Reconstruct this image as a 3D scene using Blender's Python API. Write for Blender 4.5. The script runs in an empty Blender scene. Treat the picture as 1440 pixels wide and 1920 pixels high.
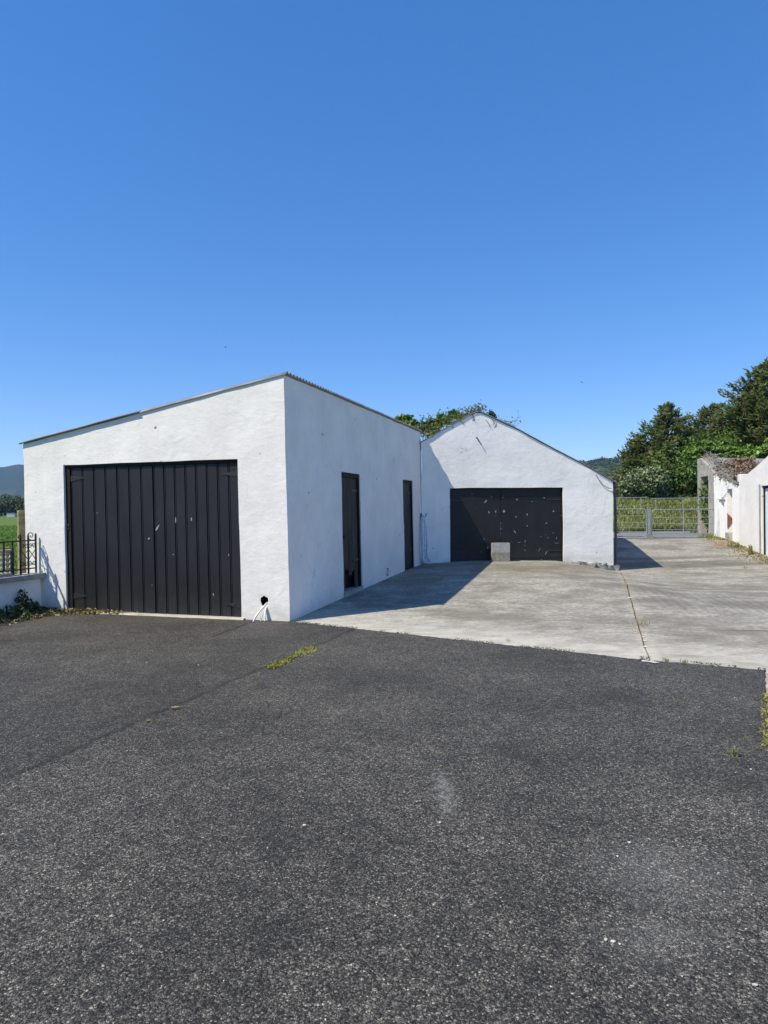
import bpy, bmesh, math, random
import numpy as np
from mathutils import Vector, Matrix, noise

random.seed(7)
RNG = np.random.default_rng(11)
C = bpy.context.scene.collection
SC = bpy.context.scene

# ---------------------------------------------------------------- camera
FPX, IW, IH = 1276.0, 1440.0, 1920.0
CAM = Vector((0, 0, 1.65))
PITCH, ROLL = math.radians(-0.27), math.radians(0.6)
fwd = Vector((0, math.cos(PITCH), math.sin(PITCH)))
rt0 = Vector((1, 0, 0))
up0 = rt0.cross(fwd)
rt = rt0 * math.cos(ROLL) - up0 * math.sin(ROLL)
upv = up0 * math.cos(ROLL) + rt0 * math.sin(ROLL)
cam = bpy.data.objects.new('camera', bpy.data.cameras.new('camera'))
C.objects.link(cam)
cam.matrix_world = Matrix((
    (rt.x, upv.x, -fwd.x, CAM.x), (rt.y, upv.y, -fwd.y, CAM.y),
    (rt.z, upv.z, -fwd.z, CAM.z), (0, 0, 0, 1)))
cam.data.sensor_fit = 'HORIZONTAL'
cam.data.sensor_width = 36
cam.data.lens = 36 * FPX / IW
cam.data.clip_start = 0.05
cam.data.clip_end = 20000
SC.camera = cam


def ray(px, py):
    return (fwd + rt * ((px - IW / 2) / FPX) - upv * ((py - IH / 2) / FPX)).normalized()


# ---------------------------------------------------------------- terrain height of the yard
def sst(a, b, x):
    t = min(1, max(0, (x - a) / (b - a)))
    return t * t * (3 - 2 * t)


def lin(a, b, x):
    return min(1, max(0, (x - a) / (b - a)))


def zg(x, y):
    r = lin(9.9, 17.4, y)
    h = .275 * r * sst(6.3, 4.3, x) * sst(-6, -2, x)
    h -= .06 * sst(2.6, .6, x) * r * r
    h -= .07 * math.exp(-((x - 7.2) ** 2 / 7 + (y - 17.5) ** 2 / 16))
    m = sst(3, 7, x)
    h += .40 * sst(18.5, 26, y) * m
    h += 1.62 * sst(33.5, 52, y) * m
    h += .12 * noise.noise(Vector((x * .03, y * .03, 3))) * sst(30, 60, y)
    h += .5 * noise.noise(Vector((x * .006, y * .006, 5))) * sst(90, 300, y)
    return h


def gp(px, py, dz=0.0):
    """the ground point seen in the photograph's direction (px, py)"""
    d = ray(px, py)
    lo, t = 1.0, 1.0
    for _ in range(400):
        p = CAM + d * t
        if p.z <= zg(p.x, p.y) + dz:
            break
        lo = t
        t *= 1.03
    for _ in range(14):
        m = (lo + t) / 2
        p = CAM + d * m
        if p.z <= zg(p.x, p.y) + dz: t = m
        else: lo = m
    return CAM + d * t


# ---------------------------------------------------------------- plan of the place
U2 = Vector((.2991, .9542)).normalized()      # along the shed's long side
V2 = Vector((-.9542, .2991)).normalized()     # along the shed's front, to the left
CR = Vector((-1.40, 9.98))                    # the shed's near corner
GA = Vector((.97, 17.60)); GD = Vector((.995, .1)).normalized()      # garage front
GN = Vector((GD.y, -GD.x))
FA = Vector((11.5, 20.3)); FW = Vector((.232, .973)).normalized()    # right outbuilding facade
FN = Vector((-FW.y, FW.x))                    # outward, to the left


def plane_hit(px, py, p0, n):
    d = ray(px, py)
    n3 = Vector((n.x, n.y, 0)); p3 = Vector((p0.x, p0.y, 0))
    return CAM + d * ((p3 - CAM).dot(n3) / d.dot(n3))


def front_st(px, py):
    p = plane_hit(px, py, CR, Vector((-U2.x, -U2.y)))
    return (Vector((p.x, p.y)) - CR).dot(V2), p.z


def side_st(px, py):
    p = plane_hit(px, py, CR, Vector((U2.y, -U2.x)))
    return (Vector((p.x, p.y)) - CR).dot(U2), p.z


def gar_st(px, py):
    p = plane_hit(px, py, GA, GN)
    return (Vector((p.x, p.y)) - GA).dot(GD), p.z


def fac_st(px, py):
    p = plane_hit(px, py, FA, FN)
    return (Vector((p.x, p.y)) - FA).dot(FW), p.z


# ---------------------------------------------------------------- objects and parts
ORIG = {}


def tag(o, label=None, cat=None, group=None, kind=None):
    if label: o['label'] = label
    if cat: o['category'] = cat
    if group: o['group'] = group
    if kind: o['kind'] = kind
    return o


def thing(name, label, cat, loc, group=None):
    o = bpy.data.objects.new(name, None)
    C.objects.link(o)
    o.location = loc
    o.empty_display_size = .2
    ORIG[o.name] = Vector(loc)
    return tag(o, label, cat, group)


def link_mesh(name, me, mats, parent=None, loc=None, label=None):
    o = bpy.data.objects.new(name, me)
    for m in (mats if isinstance(mats, (list, tuple)) else [mats]):
        me.materials.append(m)
    C.objects.link(o)
    if parent is not None:
        org = ORIG[parent.name]
        me.transform(Matrix.Translation(-org))
        o.parent = parent
        ORIG[o.name] = org
    elif loc is not None:
        me.transform(Matrix.Translation(-Vector(loc)))
        o.location = loc
        ORIG[o.name] = Vector(loc)
    else:
        ORIG[o.name] = Vector((0, 0, 0))
    if label: o['label'] = label
    return o


def build(name, bm, mats, parent=None, loc=None, smooth=False, label=None, normals=True):
    me = bpy.data.meshes.new(name)
    if normals:
        bmesh.ops.recalc_face_normals(bm, faces=bm.faces)
    bm.to_mesh(me)
    bm.free()
    if smooth:
        me.polygons.foreach_set('use_smooth', [True] * len(me.polygons))
        me.set_sharp_from_angle(angle=math.radians(40))
    return link_mesh(name, me, mats, parent, loc, label)


def np_quads(name, V, mats, parent=None, loc=None, label=None, mi=None):
    """V: (N,4,3) array of separate quads"""
    V = np.asarray(V, dtype=np.float32)
    n = len(V)
    me = bpy.data.meshes.new(name)
    me.vertices.add(n * 4)
    me.vertices.foreach_set('co', V.reshape(-1))
    me.loops.add(n * 4)
    me.loops.foreach_set('vertex_index', np.arange(n * 4, dtype=np.int32))
    me.polygons.add(n)
    me.polygons.foreach_set('loop_start', np.arange(0, n * 4, 4, dtype=np.int32))
    me.update(calc_edges=True)
    me.validate()
    o = link_mesh(name, me, mats, parent, loc, label)
    if mi is not None:
        me.polygons.foreach_set('material_index', np.asarray(mi, dtype=np.int32))
    return o


# ---------------------------------------------------------------- shapes
def box(bm, c, sx, sy, sz, ax=None, bev=0.0, mat=0):
    """box centred at c; ax = plan direction (2d) of its x side"""
    ax = Vector(ax).normalized() if ax is not None else Vector((1, 0))
    X = Vector((ax.x, ax.y, 0)); Y = Vector((-ax.y, ax.x, 0)); Z = Vector((0, 0, 1))
    c = Vector(c)
    vs = []
    for i in (-1, 1):
        for j in (-1, 1):
            for k in (-1, 1):
                vs.append(bm.verts.new(c + X * (i * sx / 2) + Y * (j * sy / 2) + Z * (k * sz / 2)))
    idx = [(0, 1, 3, 2), (4, 6, 7, 5), (0, 4, 5, 1), (2, 3, 7, 6), (0, 2, 6, 4), (1, 5, 7, 3)]
    fs = [bm.faces.new([vs[i] for i in f]) for f in idx]
    for f in fs: f.material_index = mat
    if bev > 0:
        es = list({e for f in fs for e in f.edges})
        r = bmesh.ops.bevel(bm, geom=es, offset=bev, segments=2, affect='EDGES', profile=.5)
        for f in r['faces']: f.material_index = mat
    return vs


def tube(bm, pts, r, n=6, closed=False, cap=True):
    pts = [Vector(p) for p in pts]
    m = len(pts)
    rs = r if isinstance(r, (list, tuple)) else [r] * m
    rings = []
    t0 = (pts[1] - pts[0]).normalized()
    ref = Vector((0, 0, 1)) if abs(t0.z) < .9 else Vector((1, 0, 0))
    nrm = t0.cross(ref).normalized()
    for i, p in enumerate(pts):
        if closed:
            t = (pts[(i + 1) % m] - pts[i - 1])
        elif i == 0: t = pts[1] - pts[0]
        elif i == m - 1: t = pts[-1] - pts[-2]
        else: t = pts[i + 1] - pts[i - 1]
        t = t.normalized() if t.length > 1e-9 else t0
        nrm = (nrm - t * nrm.dot(t))
        nrm = nrm.normalized() if nrm.length > 1e-6 else t.orthogonal().normalized()
        b = t.cross(nrm)
        rings.append([bm.verts.new(p + (nrm * math.cos(a) + b * math.sin(a)) * rs[i])
                      for a in [2 * math.pi * k / n for k in range(n)]])
    cnt = m if closed else m - 1
    for i in range(cnt):
        A, B = rings[i], rings[(i + 1) % m]
        for k in range(n):
            bm.faces.new((A[k], A[(k + 1) % n], B[(k + 1) % n], B[k]))
    if cap and not closed:
        bm.faces.new(list(reversed(rings[0]))); bm.faces.new(rings[-1])


def wob(p, amp, f=1.3):
    v = noise.noise_vector(p * f) * amp + noise.noise_vector(p * f * 4.1 + Vector((9, 2, 5))) * amp * .45
    return p + v


def wall_panel(bm, p0, d, L, zb, ztop, openings=(), n=None, reveal=.25, cell=.16, amp=.009, capdepth=.2, mat=0, ends=(0, 0)):
    """rough rendered wall in the vertical plane through p0 along d; openings (s0,s1,z0,z1)"""
    d = Vector(d).normalized(); n = Vector(n).normalized()
    ss = set([0.0, L])
    k = max(2, int(L / cell))
    for i in range(1, k): ss.add(round(L * i / k, 4))
    for o in openings:
        for e in (o[0], o[1]):
            ss = {q for q in ss if abs(q - e) > .05 or q in (0.0, L)}
    for o in openings: ss.add(o[0]); ss.add(o[1])
    ss = sorted(s for s in ss if 0 <= s <= L)
    zsplit = max([o[3] for o in openings] + [zb + .5]) + .0
    zs = [zb]
    marks = sorted({z for o in openings for z in (o[2], o[3])} | {zb, zsplit})
    marks = [z for z in marks if zb <= z <= zsplit]
    zs = []
    for a, b in zip(marks[:-1], marks[1:]):
        kk = max(1, round((b - a) / cell))
        zs += [a + (b - a) * i / kk for i in range(kk)]
    zs.append(zsplit)
    tops = [ztop(s) for s in ss]
    up = max(2, int((max(tops) - zsplit) / cell))
    grid = []
    P = lambda s, z: Vector((p0.x + d.x * s, p0.y + d.y * s, z))
    for s, t in zip(ss, tops):
        col = [bm.verts.new(wob(P(s, z), amp)) for z in zs]
        for i in range(1, up + 1):
            col.append(bm.verts.new(wob(P(s, zsplit + (t - zsplit) * i / up), amp)))
        grid.append(col)
    zc = zs + [None] * up

    def inside(sm, zm):
        return any(o[0] - 1e-4 < sm < o[1] + 1e-4 and o[2] - 1e-4 < zm < o[3] + 1e-4 for o in openings)
    for i in range(len(ss) - 1):
        sm = (ss[i] + ss[i + 1]) / 2
        for j in range(len(grid[0]) - 1):
            if zc[j + 1] is not None and inside(sm, (zc[j] + zc[j + 1]) / 2): continue
            f = bm.faces.new((grid[i][j], grid[i + 1][j], grid[i + 1][j + 1], grid[i][j + 1]))
            f.material_index = mat; f.smooth = True
    back = Vector((-n.x, -n.y, 0))
    edges = [e for e in bm.edges if len(e.link_faces) == 1]
    mine = {v for col in grid for v in col}
    for o in openings:                        # reveals
        es = []
        for e in edges:
            if e.verts[0] not in mine: continue
            ok = True
            for v in e.verts:
                s = (Vector((v.co.x, v.co.y)) - p0).dot(d)
                if not (o[0] - .03 < s < o[1] + .03 and o[2] - .03 < v.co.z < o[3] + .03): ok = False
            if ok: es.append(e)
        bk = {}
        for e in es:
            for v in e.verts:
                if v not in bk: bk[v] = bm.verts.new(v.co + back * reveal)
            f = bm.faces.new((e.verts[0], e.verts[1], bk[e.verts[1]], bk[e.verts[0]]))
            f.material_index = mat
    if capdepth:
        bt = [bm.verts.new(c[-1].co + back * capdepth) for c in grid]
        for i in range(len(ss) - 1):
            f = bm.faces.new((grid[i][-1], grid[i + 1][-1], bt[i + 1], bt[i]))
            f.material_index = mat
        for endflag, col, b in ((ends[0], grid[0], bt[0]), (ends[1], grid[-1], bt[-1])):
            if endflag:
                prev = None
                bb = [bm.verts.new(v.co + back * capdepth) for v in col[:-1]] + [b]
                for j in range(len(col) - 1):
                    f = bm.faces.new((col[j], col[j + 1], bb[j + 1], bb[j])); f.material_index = mat
    return grid, ss


# ---------------------------------------------------------------- materials
class Nodes:
    def __init__(self, name):
        self.m = bpy.data.materials.new(name)
        self.m.use_nodes = True
        self.t = self.m.node_tree
        self.t.nodes.clear()
        self.out = self.t.nodes.new('ShaderNodeOutputMaterial')
        self.b = self.t.nodes.new('ShaderNodeBsdfPrincipled')
        self.t.links.new(self.b.outputs[0], self.out.inputs[0])
        tc = self.t.nodes.new('ShaderNodeTexCoord')
        self.P = tc.outputs['Object']
        self.b.inputs['Specular IOR Level'].default_value = .3

    def L(self, a, b):
        if hasattr(a, 'is_output') or isinstance(a, bpy.types.NodeSocket):
            self.t.links.new(a, b)
        else:
            b.default_value = a

    def mapping(self, scale=(1, 1, 1), rot=(0, 0, 0), loc=(0, 0, 0), src=None):
        n = self.t.nodes.new('ShaderNodeMapping')
        n.inputs['Scale'].default_value = scale
        n.inputs['Rotation'].default_value = rot
        n.inputs['Location'].default_value = loc
        self.L(src or self.P, n.inputs[0])
        return n.outputs[0]

    def noise(self, scale, detail=3, rough=.55, vec=None, col=False, dist=0):
        n = self.t.nodes.new('ShaderNodeTexNoise')
        n.inputs['Scale'].default_value = scale
        n.inputs['Detail'].default_value = detail
        n.inputs['Roughness'].default_value = rough
        n.inputs['Distortion'].default_value = dist
        self.L(vec or self.P, n.inputs['Vector'])
        return n.outputs['Color' if col else 'Fac']

    def voro(self, scale, feature='F1', vec=None, rnd=1.0):
        n = self.t.nodes.new('ShaderNodeTexVoronoi')
        n.feature = feature
        n.inputs['Scale'].default_value = scale
        n.inputs['Randomness'].default_value = rnd
        self.L(vec or self.P, n.inputs['Vector'])
        return n

    def math(self, op, a, b=0.0, c=0.0, clamp=False):
        n = self.t.nodes.new('ShaderNodeMath')
        n.operation = op; n.use_clamp = clamp
        self.L(a, n.inputs[0]); self.L(b, n.inputs[1])
        if op in ('SMOOTH_MIN', 'MULTIPLY_ADD', 'COMPARE'): self.L(c, n.inputs[2])
        return n.outputs[0]

    def ramp(self, fac, stops):
        n = self.t.nodes.new('ShaderNodeValToRGB')
        el = n.color_ramp.elements
        while len(el) > 1: el.remove(el[0])
        for i, (p, c) in enumerate(stops):
            e = el[0] if i == 0 else el.new(p)
            e.position = p
            c = (c, c, c) if isinstance(c, (int, float)) else c
            e.color = (c[0], c[1], c[2], 1)
        self.L(fac, n.inputs[0])
        return n.outputs['Color']

    def rng(self, v, a, b, c=0.0, d=1.0):
        n = self.t.nodes.new('ShaderNodeMapRange')
        self.L(v, n.inputs[0])
        for i, q in enumerate((a, b, c, d)): n.inputs[1 + i].default_value = q
        return n.outputs[0]

    def mix(self, f, a, b, mode='MIX'):
        n = self.t.nodes.new('ShaderNodeMix')
        n.data_type = 'RGBA'; n.blend_type = mode
        self.L(f, n.inputs[0])
        for q, s in ((a, n.inputs[6]), (b, n.inputs[7])):
            if isinstance(q, tuple): s.default_value = (q[0], q[1], q[2], 1)
            elif isinstance(q, (int, float)): s.default_value = (q, q, q, 1)
            else: self.t.links.new(q, s)
        return n.outputs[2]

    def xyz(self, vec=None):
        n = self.t.nodes.new('ShaderNodeSeparateXYZ')
        self.L(vec or self.P, n.inputs[0])
        return n.outputs

    def bump(self, h, strength=.5, dist=.01, prev=None):
        n = self.t.nodes.new('ShaderNodeBump')
        n.inputs['Strength'].default_value = strength
        n.inputs['Distance'].default_value = dist
        self.L(h, n.inputs['Height'])
        if prev is not None: self.t.links.new(prev, n.inputs['Normal'])
        return n.outputs[0]

    def done(self, col, rough=.8, normal=None, metallic=0.0, spec=None):
        if isinstance(col, tuple): self.b.inputs['Base Color'].default_value = (*col, 1)
        else: self.t.links.new(col, self.b.inputs['Base Color'])
        self.L(rough, self.b.inputs['Roughness'])
        self.b.inputs['Metallic'].default_value = metallic
        if spec is not None: self.b.inputs['Specular IOR Level'].default_value = spec
        if normal is not None: self.t.links.new(normal, self.b.inputs['Normal'])
        return self.m


def mat_white(name='white_render', base=.80, tint=(1, .98, .945), streak=0.0):
    N = Nodes(name)
    big = N.noise(1.6, 4); mid = N.noise(9, 5, .6); fine = N.noise(60, 4, .65)
    trow = N.noise(4.5, 5, .6, N.mapping((.8, .8, 1.25)), dist=.4)
    c0 = tuple(base * .90 * t for t in tint); c1 = tuple(base * 1.03 * t for t in tint)
    col = N.mix(N.rng(big, .3, .7), c0, c1)
    col = N.mix(N.math('MULTIPLY', N.rng(mid, .52, .75), .22), col, tuple(base * .72 * t for t in (1, .97, .9)))
    st = N.noise(3.2, 4, .6, N.mapping((2.2, 2.2, .18)))
    col = N.mix(N.math('MULTIPLY', N.rng(st, .5, .72), .10 + streak), col, (.50, .50, .50))
    wp = N.noise(2.2, 5, .6, col=True)
    adw = N.t.nodes.new('ShaderNodeVectorMath'); adw.operation = 'MULTIPLY_ADD'
    N.L(wp, adw.inputs[0]); adw.inputs[1].default_value = (.5, .5, .5); N.L(N.P, adw.inputs[2])
    ce = N.voro(.62, 'DISTANCE_TO_EDGE', vec=adw.outputs[0])
    cr = N.math('MULTIPLY', N.rng(ce.outputs['Distance'], .0015, .0045, 1, 0), N.rng(N.noise(.9, 3), .54, .60))
    col = N.mix(N.math('MULTIPLY', cr, .5), col, (.30, .29, .27))
    spl = N.math('ADD', N.xyz()[2], N.math('MULTIPLY', N.math('SUBTRACT', N.noise(3.5, 6, .7), .5), .9))
    col = N.mix(N.math('MULTIPLY', N.rng(spl, .02, .26, 1, 0), .30), col, (.40, .37, .29))
    # small holes and chips in the paint
    v = N.voro(2.1)
    vd = N.math('ADD', v.outputs['Distance'], N.math('MULTIPLY', N.math('SUBTRACT', fine, .5), .06))
    keep = N.rng(N.xyz(v.outputs['Color'])[0], .42, .43)
    pit = N.math('MULTIPLY', N.math('LESS_THAN', vd, .046), keep)
    v2 = N.voro(6.5)
    keep2 = N.rng(N.xyz(v2.outputs['Color'])[1], .80, .81)
    pit2 = N.math('MULTIPLY', N.math('LESS_THAN', v2.outputs['Distance'], .075), keep2)
    pits = N.math('MAXIMUM', pit, N.math('MULTIPLY', pit2, .7))
    col = N.mix(N.math('MULTIPLY', pits, .85), col, (.13, .12, .11))
    h = N.math('ADD', N.math('MULTIPLY', mid, .55), N.math('MULTIPLY', trow, .9))
    h = N.math('SUBTRACT', h, N.math('MULTIPLY', pits, .35))
    n1 = N.bump(h, .50, .018)
    n2 = N.bump(fine, .6, .004, n1)
    return N.done(col, .85, n2, spec=.2)


def mat_tarmac():
    N = Nodes('tarmac')
    warp = N.noise(30, 2, .5, col=True)
    ad = N.t.nodes.new('ShaderNodeVectorMath'); ad.operation = 'MULTIPLY_ADD'
    N.L(N.noise(80, 3, .6, col=True), ad.inputs[0]); ad.inputs[1].default_value = (.016, .016, .016); N.L(N.P, ad.inputs[2])
    v = N.voro(128, vec=ad.outputs[0]); sep = N.xyz(v.outputs['Color'])
    v2 = N.voro(240, vec=ad.outputs[0]); sep2 = N.xyz(v2.outputs['Color'])
    stone = N.ramp(sep[0], [(0, .014), (.4, .046), (.75, .090), (.93, .15), (1, .25)])
    stone2 = N.ramp(sep2[1], [(0, .6), (.6, 1.0), (1, 1.7)])
    col = N.mix(1.0, stone, stone2, 'MULTIPLY')
    gap = N.rng(v.outputs['Distance'], .40, .85, 1.05, .42)
    col = N.mix(1.0, col, gap, 'MULTIPLY')
    patch = N.noise(.85, 5, .6); patch2 = N.noise(5.5, 4, .6)
    k = N.math('ADD', N.rng(patch, .3, .7, .66, 1.30), N.rng(patch2, .3, .7, -.17, .17))
    k = N.math('MULTIPLY', k, N.rng(N.noise(.33, 3), .35, .65, .84, 1.14))
    col = N.mix(1.0, col, k, 'MULTIPLY')
    col = N.mix(1.0, col, (1.34, 1.26, 1.07), 'MULTIPLY')
    # paler worn wheel patches
    x, y, z = N.xyz()
    def blob(cx, cy, rx, ry, amt):
        dx = N.math('DIVIDE', N.math('SUBTRACT', x, cx), rx)
        dy = N.math('DIVIDE', N.math('SUBTRACT', y, cy), ry)
        d = N.math('SQRT', N.math('ADD', N.math('MULTIPLY', dx, dx), N.math('MULTIPLY', dy, dy)))
        d = N.math('ADD', d, N.math('MULTIPLY', N.math('SUBTRACT', patch2, .5), 1.2))
        return N.math('MULTIPLY', N.rng(d, 0, 1, 1, 0), amt)
    p = gp(836, 1490); q = gp(1235, 1640); q2 = gp(1225, 1760)
    def streak(cx, cy, ang, ln, wd, amt):
        c_, s_ = math.cos(ang), math.sin(ang)
        u = N.math('ADD', N.math('MULTIPLY', N.math('SUBTRACT', x, cx), c_), N.math('MULTIPLY', N.math('SUBTRACT', y, cy), s_))
        t = N.math('SUBTRACT', N.math('MULTIPLY', N.math('SUBTRACT', y, cy), c_), N.math('MULTIPLY', N.math('SUBTRACT', x, cx), s_))
        t = N.math('ADD', t, N.math('MULTIPLY', N.math('SUBTRACT', N.noise(9, 4, .7), .5), wd * 2.4))
        m = N.math('MULTIPLY', N.rng(u, 0, ln * .25), N.rng(u, ln, ln * .55))
        return N.math('MULTIPLY', N.math('MULTIPLY', m, N.rng(N.math('ABSOLUTE', t), 0, wd, 1, 0)), N.math('MULTIPLY', N.rng(N.noise(24, 4, .75), .38, .62), amt))
    a_ = gp(822, 1448); b_ = gp(848, 1545)
    w = streak(b_.x, b_.y, math.atan2(a_.y - b_.y, a_.x - b_.x), (a_ - b_).length * 1.15, .075, .75)
    w = N.math('MAXIMUM', w, blob(q.x, q.y, .42, .40, .24))
    w = N.math('MAXIMUM', w, blob(q2.x, q2.y, .34, .22, .22))
    clus = N.noise(30, 4, .8)
    col = N.mix(1.0, col, N.rng(clus, .34, .66, .52, 1.55), 'MULTIPLY')
    grit = N.rng(N.noise(160, 2), .35, .65)
    col = N.mix(N.math('MULTIPLY', w, grit), col, (.55, .55, .53))
    # the laying seam
    a = Vector((-2.40, 4.05)); b = Vector((-.62, 8.75)); d = (b - a).normalized(); nn = Vector((-d.y, d.x))
    side = N.math('ADD', N.math('MULTIPLY', x, nn.x), N.math('MULTIPLY', y, nn.y))
    side = N.math('SUBTRACT', side, a.dot(nn))
    side = N.math('ADD', side, N.math('MULTIPLY', N.math('SUBTRACT', N.noise(2.5, 4), .5), .16))
    seam = N.rng(N.math('ABSOLUTE', side), .010, .045, 1, 0)
    seamv = N.math('MULTIPLY', seam, N.rng(N.noise(3.5, 3), .32, .5))
    col = N.mix(N.math('MULTIPLY', seamv, .62), col, (.012, .011, .010))
    col = N.mix(N.rng(side, -.05, .05, 0, .15), col, (.016, .015, .015))
    oil = N.noise(.9, 4, .6, N.mapping((1, 1, 1), loc=(4.2, 1.7, 0)))
    col = N.mix(N.math('MULTIPLY', N.rng(oil, .60, .68), .38), col, (.020, .019, .019))
    a2 = gp(466, 1170); b2 = gp(300, 1232); d2_ = Vector((b2.x - a2.x, b2.y - a2.y)).normalized(); n2_ = Vector((-d2_.y, d2_.x))
    sd = N.math('SUBTRACT', N.math('ADD', N.math('MULTIPLY', x, n2_.x), N.math('MULTIPLY', y, n2_.y)), a2.x * n2_.x + a2.y * n2_.y)
    sd = N.math('ADD', sd, N.math('MULTIPLY', N.math('SUBTRACT', N.noise(3, 3), .5), .1))
    s2 = N.math('MULTIPLY', N.rng(N.math('ABSOLUTE', sd), .008, .03, 1, 0), N.math('MULTIPLY', N.rng(x, -2.9, -2.3), N.rng(y, 8.6, 9.0)))
    col = N.mix(N.math('MULTIPLY', s2, .85), col, (.012, .011, .010))
    # bright quartz chips
    v3 = N.voro(11); s3 = N.xyz(v3.outputs['Color'])
    chip = N.math('MULTIPLY', N.math('LESS_THAN', v3.outputs['Distance'], N.rng(s3[1], 0, 1, .03, .085)), N.math('GREATER_THAN', s3[0], .84))
    col = N.mix(N.math('MULTIPLY', chip, .85), col, N.ramp(s3[2], [(0, (.30, .29, .27)), (1, (.55, .53, .50))]))
    # dust and brown silt near the shed
    silt = N.math('MULTIPLY', N.rng(y, 8.6, 10.6), N.rng(N.noise(1.7, 5), .45, .62))
    col = N.mix(N.math('MULTIPLY', silt, .5), col, (.085, .065, .048))
    col = N.mix(N.math('MULTIPLY', N.rng(N.noise(34, 4, .7), .56, .74), .55), col, (.016, .015, .015))
    h = N.math('ADD', N.math('MULTIPLY', N.math('SUBTRACT', 1.0, v.outputs['Distance']), N.rng(sep[2], 0, 1, .5, 1.3)), N.math('MULTIPLY', N.noise(90, 3, .6), .5))
    nrm = N.bump(h, 1.0, .009)
    nrm = N.bump(N.math('SUBTRACT', 1.0, v2.outputs['Distance']), .5, .004, nrm)
    nrm = N.bump(patch2, .3, .03, nrm)
    return N.done(col, N.rng(sep2[0], 0, 1, .55, .85), nrm, spec=.35)


def mat_concrete():
    N = Nodes('yard_concrete')
    x, y, z = N.xyz()
    wv = N.noise(.35, 3, .5, col=True)
    brush = N.noise(2.8, 8, .72, N.mapping((.6, 1.25, 1), (0, 0, math.radians(-4))), dist=.5)
    brush2 = N.noise(9, 6, .72, N.mapping((.5, 1.3, 1), (0, 0, math.radians(-4))), dist=.3)
    mott = N.noise(1.1, 6, .62); fine = N.noise(70, 4, .7); med = N.noise(11, 5, .65)
    col = N.mix(N.rng(brush, .3, .7), (.205, .197, .178), (.38, .368, .335))
    col = N.mix(N.math('MULTIPLY', N.rng(mott, .42, .68), .60), col, (.165, .155, .137))
    col = N.mix(N.math('MULTIPLY', N.rng(brush2, .5, .72), .5), col, (.50, .49, .46))
    col = N.mix(N.math('MULTIPLY', N.rng(med, .55, .75), .45), col, (.12, .115, .105))
    grit = N.noise(13, 7, .78, N.mapping((1.15, 1.0, 1)))
    col = N.mix(1.0, col, N.rng(grit, .34, .66, .56, 1.42), 'MULTIPLY')
    worn = N.noise(.55, 5, .65)
    col = N.mix(N.math('MULTIPLY', N.rng(worn, .48, .60), .62), col, (.16, .148, .125))
    dk = N.math('MULTIPLY', N.rng(mott, .38, .55), N.math('MULTIPLY', N.rng(x, 3.8, 5.2), N.math('MULTIPLY', N.rng(y, 9.6, 11), N.rng(y, 14.2, 13.2))))
    col = N.mix(N.math('MULTIPLY', dk, .45), col, (.15, .145, .135))
    # whiter, salt washed band beside the tarmac edge
    e = N.math('ADD', N.math('MULTIPLY', N.math('SUBTRACT', x, 2.78), .549), N.math('MULTIPLY', N.math('SUBTRACT', y, 7.23), .836))
    e = N.math('ADD', e, N.math('MULTIPLY', N.math('SUBTRACT', mott, .5), 1.6))
    col = N.mix(N.math('MULTIPLY', N.rng(e, .2, 1.7, 1, 0), N.rng(brush, .3, .62, .25, .7)), col, (.56, .545, .50))
    # old dark streaks that run across the drive towards the gate
    st = N.noise(1.15, 4, .5, N.mapping((.07, .95, 1), (0, 0, math.radians(3))))
    far = N.rng(y, 13, 18)
    col = N.mix(N.math('MULTIPLY', N.math('MULTIPLY', N.rng(st, .52, .60), far), .62), col, (.085, .083, .078))
    # mossy brown patch in front of the garage
    dx = N.math('DIVIDE', N.math('SUBTRACT', x, 3.6), 2.2); dy = N.math('DIVIDE', N.math('SUBTRACT', y, 16.0), 1.5)
    dd = N.math('SQRT', N.math('ADD', N.math('MULTIPLY', dx, dx), N.math('MULTIPLY', dy, dy)))
    dd = N.math('ADD', dd, N.math('MULTIPLY', N.math('SUBTRACT', med, .5), 1.0))
    col = N.mix(N.math('MULTIPLY', N.rng(dd, .3, 1.2, 1, 0), .5), col, (.15, .125, .085))
    col = N.mix(1.0, col, (.95, .94, .90), 'MULTIPLY')
    # cracks across the slab
    def crack(y0, slope, amt, w):
        t = N.math('SUBTRACT', N.math('SUBTRACT', y, y0), N.math('MULTIPLY', x, slope))
        t = N.math('ADD', t, N.math('MULTIPLY', N.math('SUBTRACT', N.noise(1.2, 6, .65), .5), .45))
        return N.math('MULTIPLY', N.math('MULTIPLY', N.rng(N.math('ABSOLUTE', t), w * .3, w, 1, 0), N.rng(x, 4.3, 4.8)), amt)
    col = N.mix(crack(15.0, -.26, .85, .06), col, (.40, .37, .29))
    ck = crack(10.2, -.26, 1.0, .04)
    col = N.mix(ck, col, (.05, .046, .04))
    h = N.math('ADD', N.math('ADD', N.math('MULTIPLY', brush2, .6), N.math('MULTIPLY', grit, .5)), N.math('MULTIPLY', med, .5))
    # combed grooves pressed into one corner
    gr = N.t.nodes.new('ShaderNodeTexWave'); gr.inputs['Scale'].default_value = 2.2; gr.inputs['Distortion'].default_value = 1.5
    N.L(N.mapping((1, .45, 1), (0, 0, math.radians(25))), gr.inputs['Vector'])
    gx = N.math('DIVIDE', N.math('SUBTRACT', x, 5.4), 1.4); gy = N.math('DIVIDE', N.math('SUBTRACT', y, 11.6), 1.6)
    gm = N.rng(N.math('ADD', N.math('ADD', N.math('MULTIPLY', gx, gx), N.math('MULTIPLY', gy, gy)), N.math('MULTIPLY', N.math('SUBTRACT', med, .5), 1.5)), .4, 1.1, 1, 0)
    h = N.math('ADD', h, N.math('MULTIPLY', N.math('MULTIPLY', gr.outputs['Fac'], gm), .9))
    n1 = N.bump(h, .6, .016)
    n2 = N.bump(fine, .4, .004, n1)
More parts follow.
